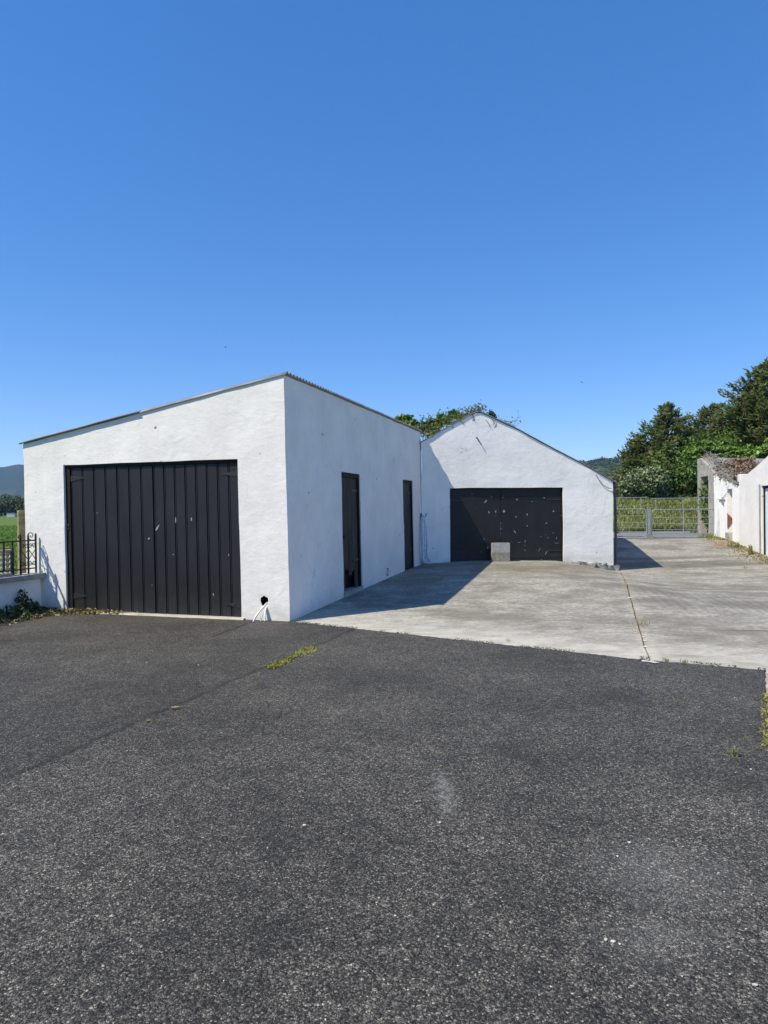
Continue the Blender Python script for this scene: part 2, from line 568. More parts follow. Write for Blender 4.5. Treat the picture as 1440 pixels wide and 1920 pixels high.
    return N.done(col, .88, n2, spec=.25)


def mat_plain(name, col, rough=.7, metallic=0.0, var=.25, scale=8, bump=.2, bdist=.004, spec=.3, col2=None, vec=None):
    N = Nodes(name)
    mv = N.mapping(vec) if vec else None
    n = N.noise(scale, 5, .6, mv); f = N.noise(scale * 7, 4, .6, mv)
    a = tuple(c * (1 - var) for c in col); b = col2 or tuple(min(1, c * (1 + var)) for c in col)
    c = N.mix(N.rng(n, .3, .7), a, b)
    c = N.mix(N.math('MULTIPLY', N.rng(f, .5, .75), var), c, tuple(q * .6 for q in col))
    return N.done(c, rough, N.bump(N.math('ADD', n, N.math('MULTIPLY', f, .5)), bump, bdist), metallic, spec)


def mat_leaf(name, cols, trans=.25, rough=.55):
    N = Nodes(name)
    g = N.t.nodes.new('ShaderNodeNewGeometry')
    k = len(cols)
    col = N.ramp(g.outputs['Random Per Island'], [(i / (k - 1), c) for i, c in enumerate(cols)])
    cl = N.noise(.9, 3, .6)
    col = N.mix(1.0, col, N.rng(cl, .3, .7, .65, 1.35), 'MULTIPLY')
    N.done(col, rough, spec=.25)
    tr = N.t.nodes.new('ShaderNodeBsdfTranslucent')
    N.t.links.new(col, tr.inputs[0])
    mx = N.t.nodes.new('ShaderNodeMixShader')
    mx.inputs[0].default_value = trans
    N.t.links.new(N.b.outputs[0], mx.inputs[1]); N.t.links.new(tr.outputs[0], mx.inputs[2])
    N.t.links.new(mx.outputs[0], N.out.inputs[0])
    return N.m


def mat_blackdoor(name, col, rough):
    N = Nodes(name)
    n = N.noise(4, 5, .6, N.mapping((1, 1, .25))); f = N.noise(40, 4, .65, N.mapping((1, 1, .3))); d = N.noise(2.3, 4)
    c = N.mix(N.rng(n, .3, .7), tuple(q * .75 for q in col), tuple(q * 1.3 for q in col))
    c = N.mix(N.math('MULTIPLY', N.rng(d, .5, .75), .35), c, tuple(q * 2.0 for q in col))
    zz = N.math('ADD', N.xyz()[2], N.math('MULTIPLY', N.math('SUBTRACT', N.noise(5, 6, .7), .5), 1.0))
    c = N.mix(N.math('MULTIPLY', N.rng(zz, .05, .42, 1, 0), .20), c, (.075, .070, .064))
    v = N.voro(9); s = N.xyz(v.outputs['Color'])
    sp = N.math('MULTIPLY', N.math('LESS_THAN', v.outputs['Distance'], .035), N.math('GREATER_THAN', s[0], .93))
    c = N.mix(N.math('MULTIPLY', sp, .5), c, (.3, .3, .3))
    return N.done(c, rough, N.bump(N.math('ADD', n, N.math('MULTIPLY', f, .5)), .3, .006), spec=.35)


def mat_grassground():
    N = Nodes('meadow_ground')
    x, y, z = N.xyz()
    a = N.noise(.35, 6, .6); b = N.noise(3, 5, .65); big = N.noise(.02, 3)
    c = N.mix(N.rng(a, .3, .7), (.060, .120, .020), (.110, .175, .034))
    c = N.mix(N.math('MULTIPLY', N.rng(b, .5, .7), .5), c, (.17, .18, .055))
    c = N.mix(N.math('MULTIPLY', N.rng(big, .45, .6), .25), c, (.11, .15, .04))
    return N.done(c, .9, N.bump(b, .6, .05), spec=.1)


def mat_hill(name, forest, field, field2, h0, h1, sc):
    N = Nodes(name)
    x, y, z = N.xyz()
    pz = N.mapping((sc, sc, sc))
    v = N.voro(1.0, vec=pz)
    patch = N.ramp(N.xyz(v.outputs['Color'])[0], [(0, field), (.5, field2), (1, tuple(q * .8 for q in field))])
    ve = N.voro(1.0, 'DISTANCE_TO_EDGE', vec=pz)
    hedge = N.rng(N.math('ADD', ve.outputs['Distance'], N.math('MULTIPLY', N.math('SUBTRACT', N.noise(sc * 9, 3), .5), .14)), .03, .09, 1, 0)
    patch = N.mix(hedge, patch, tuple(q * .9 for q in forest))
    n1 = N.noise(sc * 3, 6, .6)
    m = N.rng(N.math('ADD', z, N.math('MULTIPLY', N.math('SUBTRACT', n1, .5), (h1 - h0) * 2.5)), h0, h1)
    grain = N.noise(sc * 60, 4, .7)
    fr = N.mix(N.rng(grain, .35, .65), tuple(q * .55 for q in forest), tuple(q * 1.4 for q in forest))
    c = N.mix(m, patch, fr)
    return N.done(c, .95, N.bump(grain, .8, 6.0 if sc < .01 else 3.0), spec=.05)


WHITE = mat_white(base=.77)
WHITE2 = mat_white('white_render_side', .88)
TARMAC = mat_tarmac()
CONC = mat_concrete()
GREYC = mat_plain('grey_cast_concrete', (.34, .32, .285), .9, var=.3, scale=3.5, bump=.5, bdist=.012)
BLOCK = mat_plain('concrete_block', (.33, .33, .32), .95, var=.22, scale=18, bump=.7, bdist=.006)
BLOCKD = mat_plain('mossy_concrete_block', (.23, .225, .19), .95, var=.35, scale=14, bump=.7, bdist=.006)
DOORP = mat_blackdoor('black_painted_boards', (.0130, .0130, .0150), .5)
DOORS = mat_blackdoor('black_painted_sheet', (.011, .0115, .013), .55)
DOORW = mat_plain('weathered_dark_wood', (.046, .039, .032), .8, var=.55, scale=6, bump=.5, vec=(3, 3, .25))
DARKW = mat_plain('dark_frame_wood', (.010, .0095, .009), .75, var=.4, scale=8, vec=(2, 2, .4))
DARK = mat_plain('void_shade_and_latch_black', (.006, .006, .006), .95)  # near black that paints the shade inside openings; also colours one latch
IRON = mat_plain('black_iron', (.014, .014, .015), .45, var=.3, scale=20)
HINGE = mat_plain('black_hinge_iron', (.030, .030, .034), .45, var=.3, scale=20)
CHIP = mat_plain('bare_paint_chip', (.55, .55, .53), .8, var=.2, scale=40)
GALV = mat_plain('galvanised_steel', (.33, .345, .355), .45, .5, var=.2, scale=9)
SHEET = mat_plain('weathered_corrugated_sheet', (.25, .24, .232), .7, .1, var=.35, scale=2.2)
PALED = mat_plain('pale_blue_door_paint', (.62, .68, .72), .6, var=.08, scale=3)
CREAM = mat_plain('cream_screen', (.62, .58, .45), .85, var=.18, scale=20)
LICHEN = mat_plain('lichen_concrete', (.26, .235, .165), .95, var=.45, scale=9, bump=.7, bdist=.008, col2=(.36, .29, .13))
CAPC = mat_plain('old_cap_concrete', (.30, .30, .29), .9, var=.25, scale=6, bump=.5, bdist=.008)
CABLE = mat_plain('white_cable_sheath', (.78, .77, .72), .5, var=.08, scale=9)
HOSE = mat_plain('pale_blue_hose', (.68, .76, .84), .5, var=.2, scale=10)
HOSEB = mat_plain('blue_hose', (.12, .22, .42), .5, var=.2, scale=10)
BRICK = mat_plain('bare_brick_clay', (.26, .11, .06), .9, var=.35, scale=12)
TANSTONE = mat_plain('tan_stone', (.36, .27, .19), .92, var=.3, scale=7, bump=.7, bdist=.015)
STONE = mat_plain('whitewashed_rubble', (.36, .34, .30), .9, var=.35, scale=5, bump=.8, bdist=.015)
BARK = mat_plain('bark', (.075, .055, .04), .95, var=.4, scale=6, bump=.8, bdist=.02)
DEADV = mat_plain('dead_vine', (.16, .10, .07), .9, var=.4, scale=14)
ROADM = mat_plain('road_asphalt', (.17, .175, .185), .85, var=.15, scale=4, bump=.4)
GRASSG = mat_grassground()
PLASTIC = mat_plain('dark_downpipe', (.05, .05, .055), .5)
TWIGW = mat_plain('bare_stick', (.20, .13, .09), .85, var=.3, scale=9)
BIRDM = mat_plain('dark_plumage', (.03, .03, .035), .7)
FARWHITE = mat_plain('faded_cabin_paint', (.55, .55, .55), .7, var=.1)

LF_CON = mat_leaf('conifer_needles', [(.080, .130, .036), (.125, .175, .054), (.185, .215, .075), (.25, .23, .11)], .5)
LF_CON2 = mat_leaf('brown_conifer_needles', [(.085, .135, .036), (.135, .185, .056), (.20, .225, .078), (.27, .24, .115)], .5)
LF_GRN = mat_leaf('bright_leaves', [(.050, .105, .018), (.085, .160, .028), (.13, .215, .042), (.19, .24, .07)], .38)
LF_MID = mat_leaf('hedge_leaves', [(.055, .120, .024), (.090, .175, .036), (.13, .215, .050), (.18, .24, .075)], .35)
LF_IVY = mat_leaf('ivy_leaves', [(.060, .135, .020), (.110, .215, .032), (.17, .275, .050), (.22, .29, .085)], .25, .4)
LF_DRK = mat_leaf('far_hedge_leaves', [(.026, .050, .018), (.045, .074, .024), (.072, .10, .032), (.10, .12, .04)], .2)
LF_DEAD = mat_leaf('dead_ivy_leaves', [(.11, .075, .045), (.19, .13, .09), (.27, .19, .14), (.12, .09, .055)], .1, .8)
LF_GREYT = mat_leaf('grey_dry_twigs', [(.16, .15, .13), (.25, .24, .21), (.32, .31, .28)], .05, .8)
LF_YEL = mat_leaf('yellow_moss', [(.16, .17, .035), (.26, .27, .06), (.33, .32, .10), (.20, .15, .06)], .2, .8)
LF_LIT = mat_leaf('litter', [(.13, .09, .04), (.24, .20, .08), (.35, .30, .15), (.16, .17, .05)], .15, .8)
LF_FLOW = mat_leaf('pale_blossom', [(.05, .09, .025), (.07, .12, .03), (.22, .25, .14), (.35, .36, .24)], .2)
GRASSL = mat_leaf('grass_blades', [(.060, .150, .018), (.095, .20, .026), (.14, .25, .040), (.19, .26, .07)], .4)
GRASSM = mat_leaf('long_meadow_grass', [(.11, .175, .036), (.20, .26, .062), (.32, .33, .11), (.44, .40, .22)], .5)


# ---------------------------------------------------------------- foliage generators
def unit(n):
    v = RNG.normal(size=(n, 3))
    return v / np.linalg.norm(v, axis=1, keepdims=True)


def leaf_quads(c, size, aspect=.55, direc=None, spread=1.0, nrm=None, loose=.55):
    """rhombic leaves at the points c; direc biases where they point"""
    n = len(c)
    a = unit(n) * spread
    if direc is not None: a = a + direc
    a /= np.linalg.norm(a, axis=1, keepdims=True) + 1e-9
    b = np.cross(a, unit(n) if nrm is None else nrm + unit(n) * loose); b /= np.linalg.norm(b, axis=1, keepdims=True) + 1e-9
    s = (size * RNG.uniform(.6, 1.35, n))[:, None]
    a = a * s; b = b * s * aspect * .5
    return np.stack([c - a * .5, c + b, c + a * .5, c - b], axis=1)


def conifer(name, label, x, y, z0, H, R, seed, mat, dens=1.0, base=.06, droop=.25, power=.85, needle=.34, group=None, lean=0.0):
    rs = np.random.default_rng(seed)
    t = thing(name, label, 'tree', (x, y, z0), group)
    bm = bmesh.new()
    tp = [Vector((x + lean * f * f + .12 * math.sin(f * 5 + seed), y + .1 * math.cos(f * 4 + seed), z0 + f * H)) for f in np.linspace(0, .98, 12)]
    tube(bm, tp, [max(.015, (.035 * H) * (1 - f) ** .8) for f in np.linspace(0, 1, 12)], 8)
    cs, ds = [], []
    nb = int(H * 17 * dens)
    for i in range(nb):
        f = base + (1 - base) * (i + rs.uniform(0, 1)) / nb
        f = min(f, .985)
        az = rs.uniform(0, 2 * math.pi)
        L = R * (1 - f) ** power * rs.uniform(.55, 1.12) + .12
        if rs.uniform() < .18: L *= rs.uniform(1.15, 1.4)
        px = x + lean * f * f; p = np.array([px, y, z0 + f * H])
        out = np.array([math.cos(az), math.sin(az), 0])
        lat = np.array([-out[1], out[0], 0])
        steps = max(4, int(L * 7))
        pts = []
        for k in range(steps + 1):
            q = k / steps
            pos = p + out * L * q + np.array([0, 0, L * (.34 * q - droop * 2.4 * q * q + .42 * q ** 3)])
            pts.append(pos)
            if q < .22: continue
            m = 1 + int(4 * (1 - abs(q - .7)))
            w = .26 * L * (1.05 - q) * 1.3 + .05
            for _ in range(m):
                o = lat * rs.normal() * w * .8 + np.array([0, 0, rs.normal() * (.05 + .022 * L)]) + out * rs.normal() * .1
                cs.append(pos + o); ds.append(out * .9 + lat * np.sign(o @ lat) * .6 + np.array([0, 0, .35]))
        if i % 2 == 0 and L > .6:
            tube(bm, [pts[0], pts[len(pts) // 2], pts[-1]], [.03 + .01 * L, .02, .006], 4)
    for k in range(14):
        cs.append(np.array([x + lean + rs.normal() * .06, y + rs.normal() * .06, z0 + H * rs.uniform(.93, 1.02)])); ds.append(np.array([0, 0, 1.0]))
    build('trunk', bm, BARK, t, smooth=True)
    cs = np.array(cs); ds = np.array(ds)
    rep = 2
    cc = np.repeat(cs, rep, axis=0) + RNG.normal(size=(len(cs) * rep, 3)) * .08
    dd = np.repeat(ds, rep, axis=0)
    np_quads('crown', leaf_quads(cc, needle, .36, dd, .75, dd * .75 + np.array([0, 0, 1.0]), .6), mat, t)
    return t


def bush(name, label, cat, blobs, mat, n, size, stem_from=None, group=None, aspect=.6, shell=.55, clump=.0):
    """a leafy plant: leaves spread through several uneven lobes (x,y,z,rx,ry,rz), over a few stems"""
    b0 = blobs[0]
    base = stem_from or (b0[0], b0[1], b0[2] - b0[5])
    t = thing(name, label, cat, base, group)
    vol = np.array([b[3] * b[4] * b[5] for b in blobs]) ** (2 / 3)
    cnt = (n * vol / vol.sum()).astype(int)
    cs, ds = [], []
    for b, k in zip(blobs, cnt):
        if k < 3: k = 3
        u = unit(k)
        r = RNG.uniform(shell, 1, k) ** .8
        ph = RNG.uniform(0, 6, 3)
        lump = 1 + .22 * np.sin(u[:, 0] * 5 + ph[0]) * np.sin(u[:, 1] * 5 + ph[1]) + .18 * np.sin(u[:, 2] * 8 + ph[2]) + .10 * np.sin(u[:, 0] * 13 + ph[1])
        r = r * lump
        cs.append(np.array(b[:3]) + u * r[:, None] * np.array(b[3:6])); ds.append(u * .7)
    cs = np.concatenate(cs); ds = np.concatenate(ds)
    np_quads('foliage', leaf_quads(cs, size, aspect, ds * .5 + np.array([0, 0, -.15]), 1.0, ds * 1.3 + np.array([0, 0, .45]), .65), mat, t)
    bm = bmesh.new()
    bs = Vector(base)
    for b in blobs:
        for _ in range(3):
            top = Vector((b[0], b[1], b[2])) + Vector((random.uniform(-.6, .6) * b[3], random.uniform(-.6, .6) * b[4], random.uniform(-.2, .6) * b[5]))
            s = bs + Vector((random.uniform(-.08, .08), random.uniform(-.08, .08), 0)) * max(b[3], .2)
            md = (s + top) / 2 + Vector((random.uniform(-.1, .1), random.uniform(-.1, .1), 0.02)) * b[3]
            rr = .02 * max(b[3], .1) + .002
            tube(bm, [s, md, top], [rr, rr * .7, rr * .3], 5)
    build('stems', bm, BARK, t, smooth=True)
    return t


def tuft(name, label, p, n, h, spread, mat, cat='weed', group=None, lean=.5):
    """a small tuft of grass-like blades rooted at p"""
    V = []
    p = np.array(p)
    for _ in range(n):
        az = RNG.uniform(0, 6.283); q = p + np.array([RNG.normal() * spread * .4, RNG.normal() * spread * .4, -.004])
        o = np.array([math.cos(az), math.sin(az), 0]); l = h * RNG.uniform(.5, 1.2); k = RNG.uniform(.2, 1) * lean
        w = np.array([-o[1], o[0], 0]) * l * .055
        m = q + np.array([0, 0, l * .6]) + o * l * k * .35
        e = q + np.array([0, 0, l * (1 - .5 * k)]) + o * l * k
        V.append([q - w, q + w, m + w * .8, m - w * .8]); V.append([m - w * .8, m + w * .8, e + w * .1, e - w * .1])
    o = np_quads(name, V, mat, None, tuple(p))
    return tag(o, label, cat, group)


def blades(name, pts, h, mat, label, cat, w=.012, lean=.45):
    n = len(pts)
    az = RNG.uniform(0, 6.283, n)
    o = np.stack([np.cos(az), np.sin(az), np.zeros(n)], 1); s = np.stack([-o[:, 1], o[:, 0], np.zeros(n)], 1)
    hh = (h * RNG.uniform(.45, 1.25, n))[:, None]; k = RNG.uniform(.1, 1, n)[:, None] * lean
    Z = np.array([[0, 0, 1.0]])
    ww = (w * RNG.uniform(.6, 1.4, n))[:, None]
    e = pts + Z * hh * (1 - .4 * k) + o * hh * k
    m = pts + Z * hh * .55 + o * hh * k * .35
    V = np.stack([pts - s * ww, pts + s * ww, m + s * ww * .8, m - s * ww * .8], 1)
    V2_ = np.stack([m - s * ww * .8, m + s * ww * .8, e + s * ww * .15, e - s * ww * .15], 1)
    ob = np_quads(name, np.concatenate([V, V2_]), mat)
    return tag(ob, label, cat, kind='stuff')


# ================================================================ SETTING
def grid_mesh(xs, ys, zf):
    bm = bmesh.new()
    G = [[bm.verts.new((x, y, zf(x, y))) for x in xs] for y in ys]
    for j in range(len(ys) - 1):
        for i in range(len(xs) - 1):
            bm.faces.new((G[j][i], G[j][i + 1], G[j + 1][i + 1], G[j + 1][i])).smooth = True
    return bm


def axis(parts):
    out = []
    for a, b, st in parts:
        k = max(1, int(round((b - a) / st)))
        out += [a + (b - a) * i / k for i in range(k)]
    out.append(parts[-1][1])
    return out


YARD_LOW = lambda x, y: -.09 * sst(70, 40, y) * (1 if y < 33 else sst(34.5, 33, y))
xs = axis([(-7000, -600, 800), (-600, -80, 65), (-80, -20, 6), (-20, 40, .5), (40, 120, 8), (120, 700, 58), (700, 7000, 700)])
ys = axis([(-400, -30, 40), (-30, 2, 4), (2, 60, .5), (60, 300, 12), (300, 1000, 50), (1000, 7500, 500)])
g = build('ground', grid_mesh(xs, ys, lambda x, y: zg(x, y) + YARD_LOW(x, y)), GRASSG, smooth=True)
tag(g, 'green farmland that runs from the yard to the hills', 'ground', kind='structure')

# tarmac with a ragged edge where it overlaps the concrete
bm = bmesh.new()
E0, E1, E2 = Vector((-1.40, 9.98)), Vector((2.78, 7.23)), Vector((3.77, 6.74))


def ragged(a, b, n, amp):
    d = (b - a); nn = Vector((-d.y, d.x)).normalized()
    return [a + d * (i / n) + nn * amp * (noise.noise(Vector((a.x + i * .37, a.y, 1.7))) + .6 * noise.noise(Vector((a.x + i * 1.3, a.y, 4.1)))) for i in range(n)]


SF0 = CR + V2 * 5.1
outline = [Vector((-16, -14)), Vector((2.0, -14)), Vector((1.95, 2.2))]
outline += ragged(Vector((2.42, 3.85)), Vector((3.05, 5.45)), 30, .018)
outline += ragged(Vector((3.05, 5.45)), E2 - Vector((.05, .06)), 26, .02)
outline += ragged(E2, E1, 50, .024) + ragged(E1, E0, 190, .030)
outline += [E0 + U2 * .05, CR + V2 * .62 + U2 * .03, CR + V2 * 4.2 + U2 * .03, Vector((-5.62, 11.2)), Vector((-8.1, 2.7)), Vector((-12, -10))]
vs = [bm.verts.new((p.x, p.y, .012)) for p in outline]
bm.faces.new(vs)
low = [bm.verts.new((p.x, p.y, -.03)) for p in outline]
for i in range(len(vs)):
    bm.faces.new((vs[i], vs[(i + 1) % len(vs)], low[(i + 1) % len(vs)], low[i]))
tag(build('tarmac', bm, TARMAC), 'dark grey coarse tarmac forecourt', 'tarmac', kind='structure')

# concrete yard: two slabs with an open joint between them
J0, J1 = Vector((2.80, 7.20)), Vector((6.24, 18.05))


def jx(y): return J0.x + (J1.x - J0.x) * (y - J0.y) / (J1.y - J0.y) + .018 * noise.noise(Vector((y * 1.3, 2, 2)))


def slab(y0, y1, xl, xr, nx, st):
    bm = bmesh.new()
    yy = axis([(y0, y1, st)])
    rows = []
    for y in yy:
        a, b = xl(y), xr(y)
        rows.append([bm.verts.new((a + (b - a) * i / nx, y, zg(a + (b - a) * i / nx, y) + .004 * noise.noise(Vector((a + (b - a) * i / nx, y, 0)))))
                     for i in range(nx + 1)])
    for r0, r1 in zip(rows[:-1], rows[1:]):
        for i in range(nx):
            f = bm.faces.new((r0[i], r0[i + 1], r1[i + 1], r1[i])); f.smooth = True
    for side in (0, -1):                    # slab edge going down into the joint
        for r0, r1 in zip(rows[:-1], rows[1:]):
            a, b = r0[side], r1[side]
            c = bm.verts.new(a.co - Vector((0, 0, .08))); d = bm.verts.new(b.co - Vector((0, 0, .08)))
            bm.faces.new((a, b, d, c))
    return bm


def slabA_left(y):
    if y < 9.98: return -1.40 + (9.98 - y) / .658 - .25
    return -1.40 + .3134 * (y - 9.98) - .12


def slabA_right(y): return jx(y) - .008


def slabB_left(y):
    if y < 7.23: return 2.78 + (7.23 - y) / .475 - .25
    if y < 18.05: return jx(y) + .008
    return 6.2 + .24 * (y - 18.1) - .12


def fac_x(y): return FA.x + FW.x / FW.y * (y - FA.y)


tag(build('concrete_yard', slab(7.0, 17.75, slabA_left, lambda y: max(slabA_right(y), slabA_left(y) + .02), 40, .15), CONC, normals=False),
    'streaky old concrete slab in front of the gabled garage', 'concrete', kind='structure')
tag(build('concrete_drive', slab(6.6, 27.2, slabB_left, lambda y: fac_x(y) + .1, 44, .16), CONC, normals=False),
    'grey concrete drive running from the tarmac to the field gates', 'drive', kind='structure')
# pale concrete strip and grass verge beyond the tarmac's right edge
bm = bmesh.new()
pts = [(3.6, 6.62), (2.6, 5.42), (1.15, 2.2), (1.6, -14), (9, -14), (8.6, 6.62)]
bm.faces.new([bm.verts.new((x, y, -.006)) for x, y in pts])
tag(build('pavement_strip', bm, GREYC), 'pale concrete strip along the right edge of the tarmac', 'pavement', kind='structure')
# the road behind the gates
tag(build('road', grid_mesh(axis([(6.5, 60, 1.2)]), axis([(27.4, 33.2, .5)]), lambda x, y: zg(x, y) - .0 + .012), ROADM),
    'narrow grey road passing behind the field gates', 'road', kind='structure')
bm = bmesh.new()
bm = grid_mesh(axis([(8.7, 14, .4)]), axis([(26.9, 27.45, .14)]), lambda x, y: zg(x, y) + .004)
tag(build('gateway_kerb', bm, GREYC), 'low concrete strip under the field gates', 'kerb', kind='structure')


# ================================================================ WHITE SHED
shed = thing('white_shed', 'white rendered lean-to shed with wide black boarded garage doors', 'shed', (CR.x, CR.y, 0))
FN2 = Vector((-U2.x, -U2.y)); SN2 = Vector((U2.y, -U2.x))
s_l, zt = front_st(121.5, 872); s_r, zt2 = front_st(449.5, 860)
FL = 4.83; ZR, ZL = 3.63, 2.80
zdoor = (zt + zt2) / 2
D1 = side_st(643, 884)[0], side_st(679, 1000)[0], side_st(643, 884)[1]
D2 = side_st(757.5, 899)[0], side_st(776.5, 980)[0], side_st(757.5, 899)[1]
hs, hz = front_st(496, 1127)
bm = bmesh.new()
ftop = lambda s: ZR - (ZR - ZL) * s / FL
wall_panel(bm, CR, V2, FL, -.3, ftop, [(s_r, s_l, -.3, zdoor), (hs - .09, hs + .09, hz - .09, hz + .09)], FN2, .16, ends=(0, 0), capdepth=.22)
SL = 8.05
wall_panel(bm, CR, U2, SL, -.3, lambda s: ZR, [(D1[0], D1[1], -.3, D1[2]), (D2[0], D2[1], -.3, D2[2])], SN2, .16, capdepth=.22)
wall_panel(bm, CR + V2 * FL, U2, SL, -.3, lambda s: ZL, [], Vector((-SN2.x, -SN2.y)), .2, cell=.4, capdepth=.22)
wall_panel(bm, CR + U2 * SL, V2, FL, -.3, ftop, [], U2, .2, cell=.4, capdepth=.22)
bmesh.ops.remove_doubles(bm, verts=bm.verts, dist=.0006)
# broken round hole where the cables come out
HP = lambda s, z, back=0.0: Vector((CR.x + V2.x * s + U2.x * back, CR.y + V2.y * s + U2.y * back, z))
sq, ci, cb = [], [], []
for k in range(24):
    a = 2 * math.pi * k / 24
    m = max(abs(math.cos(a)), abs(math.sin(a)))
    sq.append(bm.verts.new(wob(HP(hs + .0905 * math.cos(a) / m, hz + .0905 * math.sin(a) / m), .009)))
    r = .066 + .016 * noise.noise(Vector((math.cos(a) * 1.6, math.sin(a) * 1.6, 3)))
    ci.append(bm.verts.new(wob(HP(hs + r * math.cos(a), hz + r * 1.05 * math.sin(a), .004), .009)))
    cb.append(bm.verts.new(HP(hs + r * .8 * math.cos(a), hz + r * .8 * math.sin(a), .15)))
for k in range(24):
    j = (k + 1) % 24
    bm.faces.new((sq[k], sq[j], ci[j], ci[k])); bm.faces.new((ci[k], ci[j], cb[j], cb[k])).material_index = 1  # bore coloured black to stand for the shade inside the hole
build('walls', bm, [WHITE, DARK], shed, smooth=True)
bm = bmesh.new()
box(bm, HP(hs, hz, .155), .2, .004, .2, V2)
build('hole_back', bm, DARK, shed)  # black plate, painted darkness at the bottom of the hole

# corrugated mono-pitch roof, corrugations running down the slope
bm = bmesh.new()


def roof_sheet(bm, s0, s1, u0, u1, lift, per=.115, amp=.021):
    nu = int((u1 - u0) / per * 6)
    top, bot = [], []
    for i in range(nu + 1):
        u = u0 + (u1 - u0) * i / nu
        w = amp * math.sin(2 * math.pi * u / per)
        rt_, rb_ = [], []
        for k in range(5):
            s = s0 + (s1 - s0) * k / 4
            p = CR + V2 * s + U2 * u
            z = ZR - (ZR - ZL) * s / FL + lift + w + .006 * noise.noise(Vector((s * 1.5, u * .8, 4)))
            rt_.append(bm.verts.new((p.x, p.y, z + .004))); rb_.append(bm.verts.new((p.x, p.y, z - .004)))
        top.append(rt_); bot.append(rb_)
    for i in range(nu):
        for k in range(4):
            bm.faces.new((top[i][k], top[i + 1][k], top[i + 1][k + 1], top[i][k + 1])).smooth = True
            bm.faces.new((bot[i][k + 1], bot[i + 1][k + 1], bot[i + 1][k], bot[i][k])).smooth = True
        for k in (0, 4):
            bm.faces.new((top[i][k], bot[i][k], bot[i + 1][k], top[i + 1][k]))
    for i in (0, nu):
        for k in range(4):
            bm.faces.new((top[i][k], top[i][k + 1], bot[i][k + 1], bot[i][k]))


roof_sheet(bm, -.045, 2.55, -.022, SL + .1, .022)
roof_sheet(bm, 2.50, FL + .05, -.050, SL + .1, .027)
build('roof', bm, SHEET, shed)


# wide boarded doors
def boards(bm, s0, s1, z0, z1, n, back, P, th=.03, bead=.022, gap=.010):
    w = (s1 - s0) / n
    for i in range(n):
        a = s0 + i * w; j = random.uniform(-.0025, .0025); zb = z0 + random.uniform(-.012, .012)
        for (l, r, o) in ((a + gap / 2, a + w - bead - gap, 0), (a + w - bead, a + w - gap / 2, .006)):
            c = [P(l, zb, back + o + j), P(r, zb, back + o + j), P(r, z1, back + o + j), P(l, z1, back + o + j)]
            e = [P(l, zb, back + th), P(r, zb, back + th), P(r, z1, back + th), P(l, z1, back + th)]
            A = [bm.verts.new(q) for q in c]; B = [bm.verts.new(q) for q in e]
            fs = [bm.faces.new(A), bm.faces.new(B)] + [bm.faces.new((A[k], A[(k + 1) % 4], B[(k + 1) % 4], B[k])) for k in range(4)]
            bmesh.ops.bevel(bm, geom=list(fs[0].edges), offset=.003, segments=1, affect='EDGES')
    c = [P(s0, z0, back + th), P(s1, z0, back + th), P(s1, z1, back + th), P(s0, z1, back + th)]
    bm.faces.new([bm.verts.new(q) for q in c])


def chip_faces(bm, P, back, s, z, l, w, ang, mat=1):
    n = 7
    vs = []
    for k in range(n):
        a = 2 * math.pi * k / n
        x = math.cos(a) * l / 2 * random.uniform(.75, 1.1); y = math.sin(a) * w / 2 * random.uniform(.6, 1.2)
        vs.append(bm.verts.new(P(s + x * math.cos(ang) - y * math.sin(ang), z + x * math.sin(ang) + y * math.cos(ang), back)))
    f = bm.faces.new(vs); f.material_index = mat
    r = bmesh.ops.extrude_face_region(bm, geom=[f])
    for v in [q for q in r['geom'] if isinstance(q, bmesh.types.BMVert)]:
        v.co += Vector((0, 0, 0))


s_c = front_st(287, 1010)[0]
jamb = .095
zlow = .035
DB = .055
leafs = ((s_c + .006, s_l - jamb), (s_r + .012, s_c - .006))
chips1 = [(293, 990, 20, 4, 55), (277, 1010, 6, 4, 30), (328, 975, 3, 13, 0), (357.5, 974, 4, 9, 0), (397, 1115, 3, 8, 0), (323, 1040, 5, 2, 20),
          (427, 1041, 2.5, 5, 0), (180, 962, 7, 1.2, 50), (282, 1098, 2, 1.5, 0)]
for li, (a, b) in enumerate(leafs):
    bm = bmesh.new()
    boards(bm, a, b, zlow, zdoor - .055, 8 if li else 7, DB, HP)
    for (px, py, l, w, an) in chips1:
        s, z = front_st(px, py)
        if a < s < b: chip_faces(bm, HP, DB - .0035, s, z, l * .0072, w * .0072, math.pi - math.radians(an))
    leaf = build('garage_door', bm, [DOORP, CHIP], shed, label=('right leaf of the boarded doors, scuffed with white chips' if li else 'left leaf of the boarded doors'))
    for zz in (zdoor - .22, .22 + (0 if li else .05)):     # long triangular strap hinges
        bm = bmesh.new()
        s_h = b if li == 0 else a
        sg = -1 if li == 0 else 1
        pr = [(0, .045), (.27, .012), (.27, -.006), (0, -.05)]
        A = [bm.verts.new(HP(s_h + sg * x + (-.01 if sg < 0 else .01), zz + z, DB - .009)) for x, z in pr]
        B = [bm.verts.new(HP(s_h + sg * x + (-.01 if sg < 0 else .01), zz + z, DB - .0015)) for x, z in pr]
        bm.faces.new(A); bm.faces.new(B)
        for k in range(4): bm.faces.new((A[k], A[(k + 1) % 4], B[(k + 1) % 4], B[k]))
        for x in (.04, .12, .21):
            tube(bm, [HP(s_h + sg * x, zz, DB - .015), HP(s_h + sg * x, zz, DB - .006)], .007, 6)
        build('hinge', bm, HINGE, leaf)
bm = bmesh.new()                               # dark timber frame in the opening
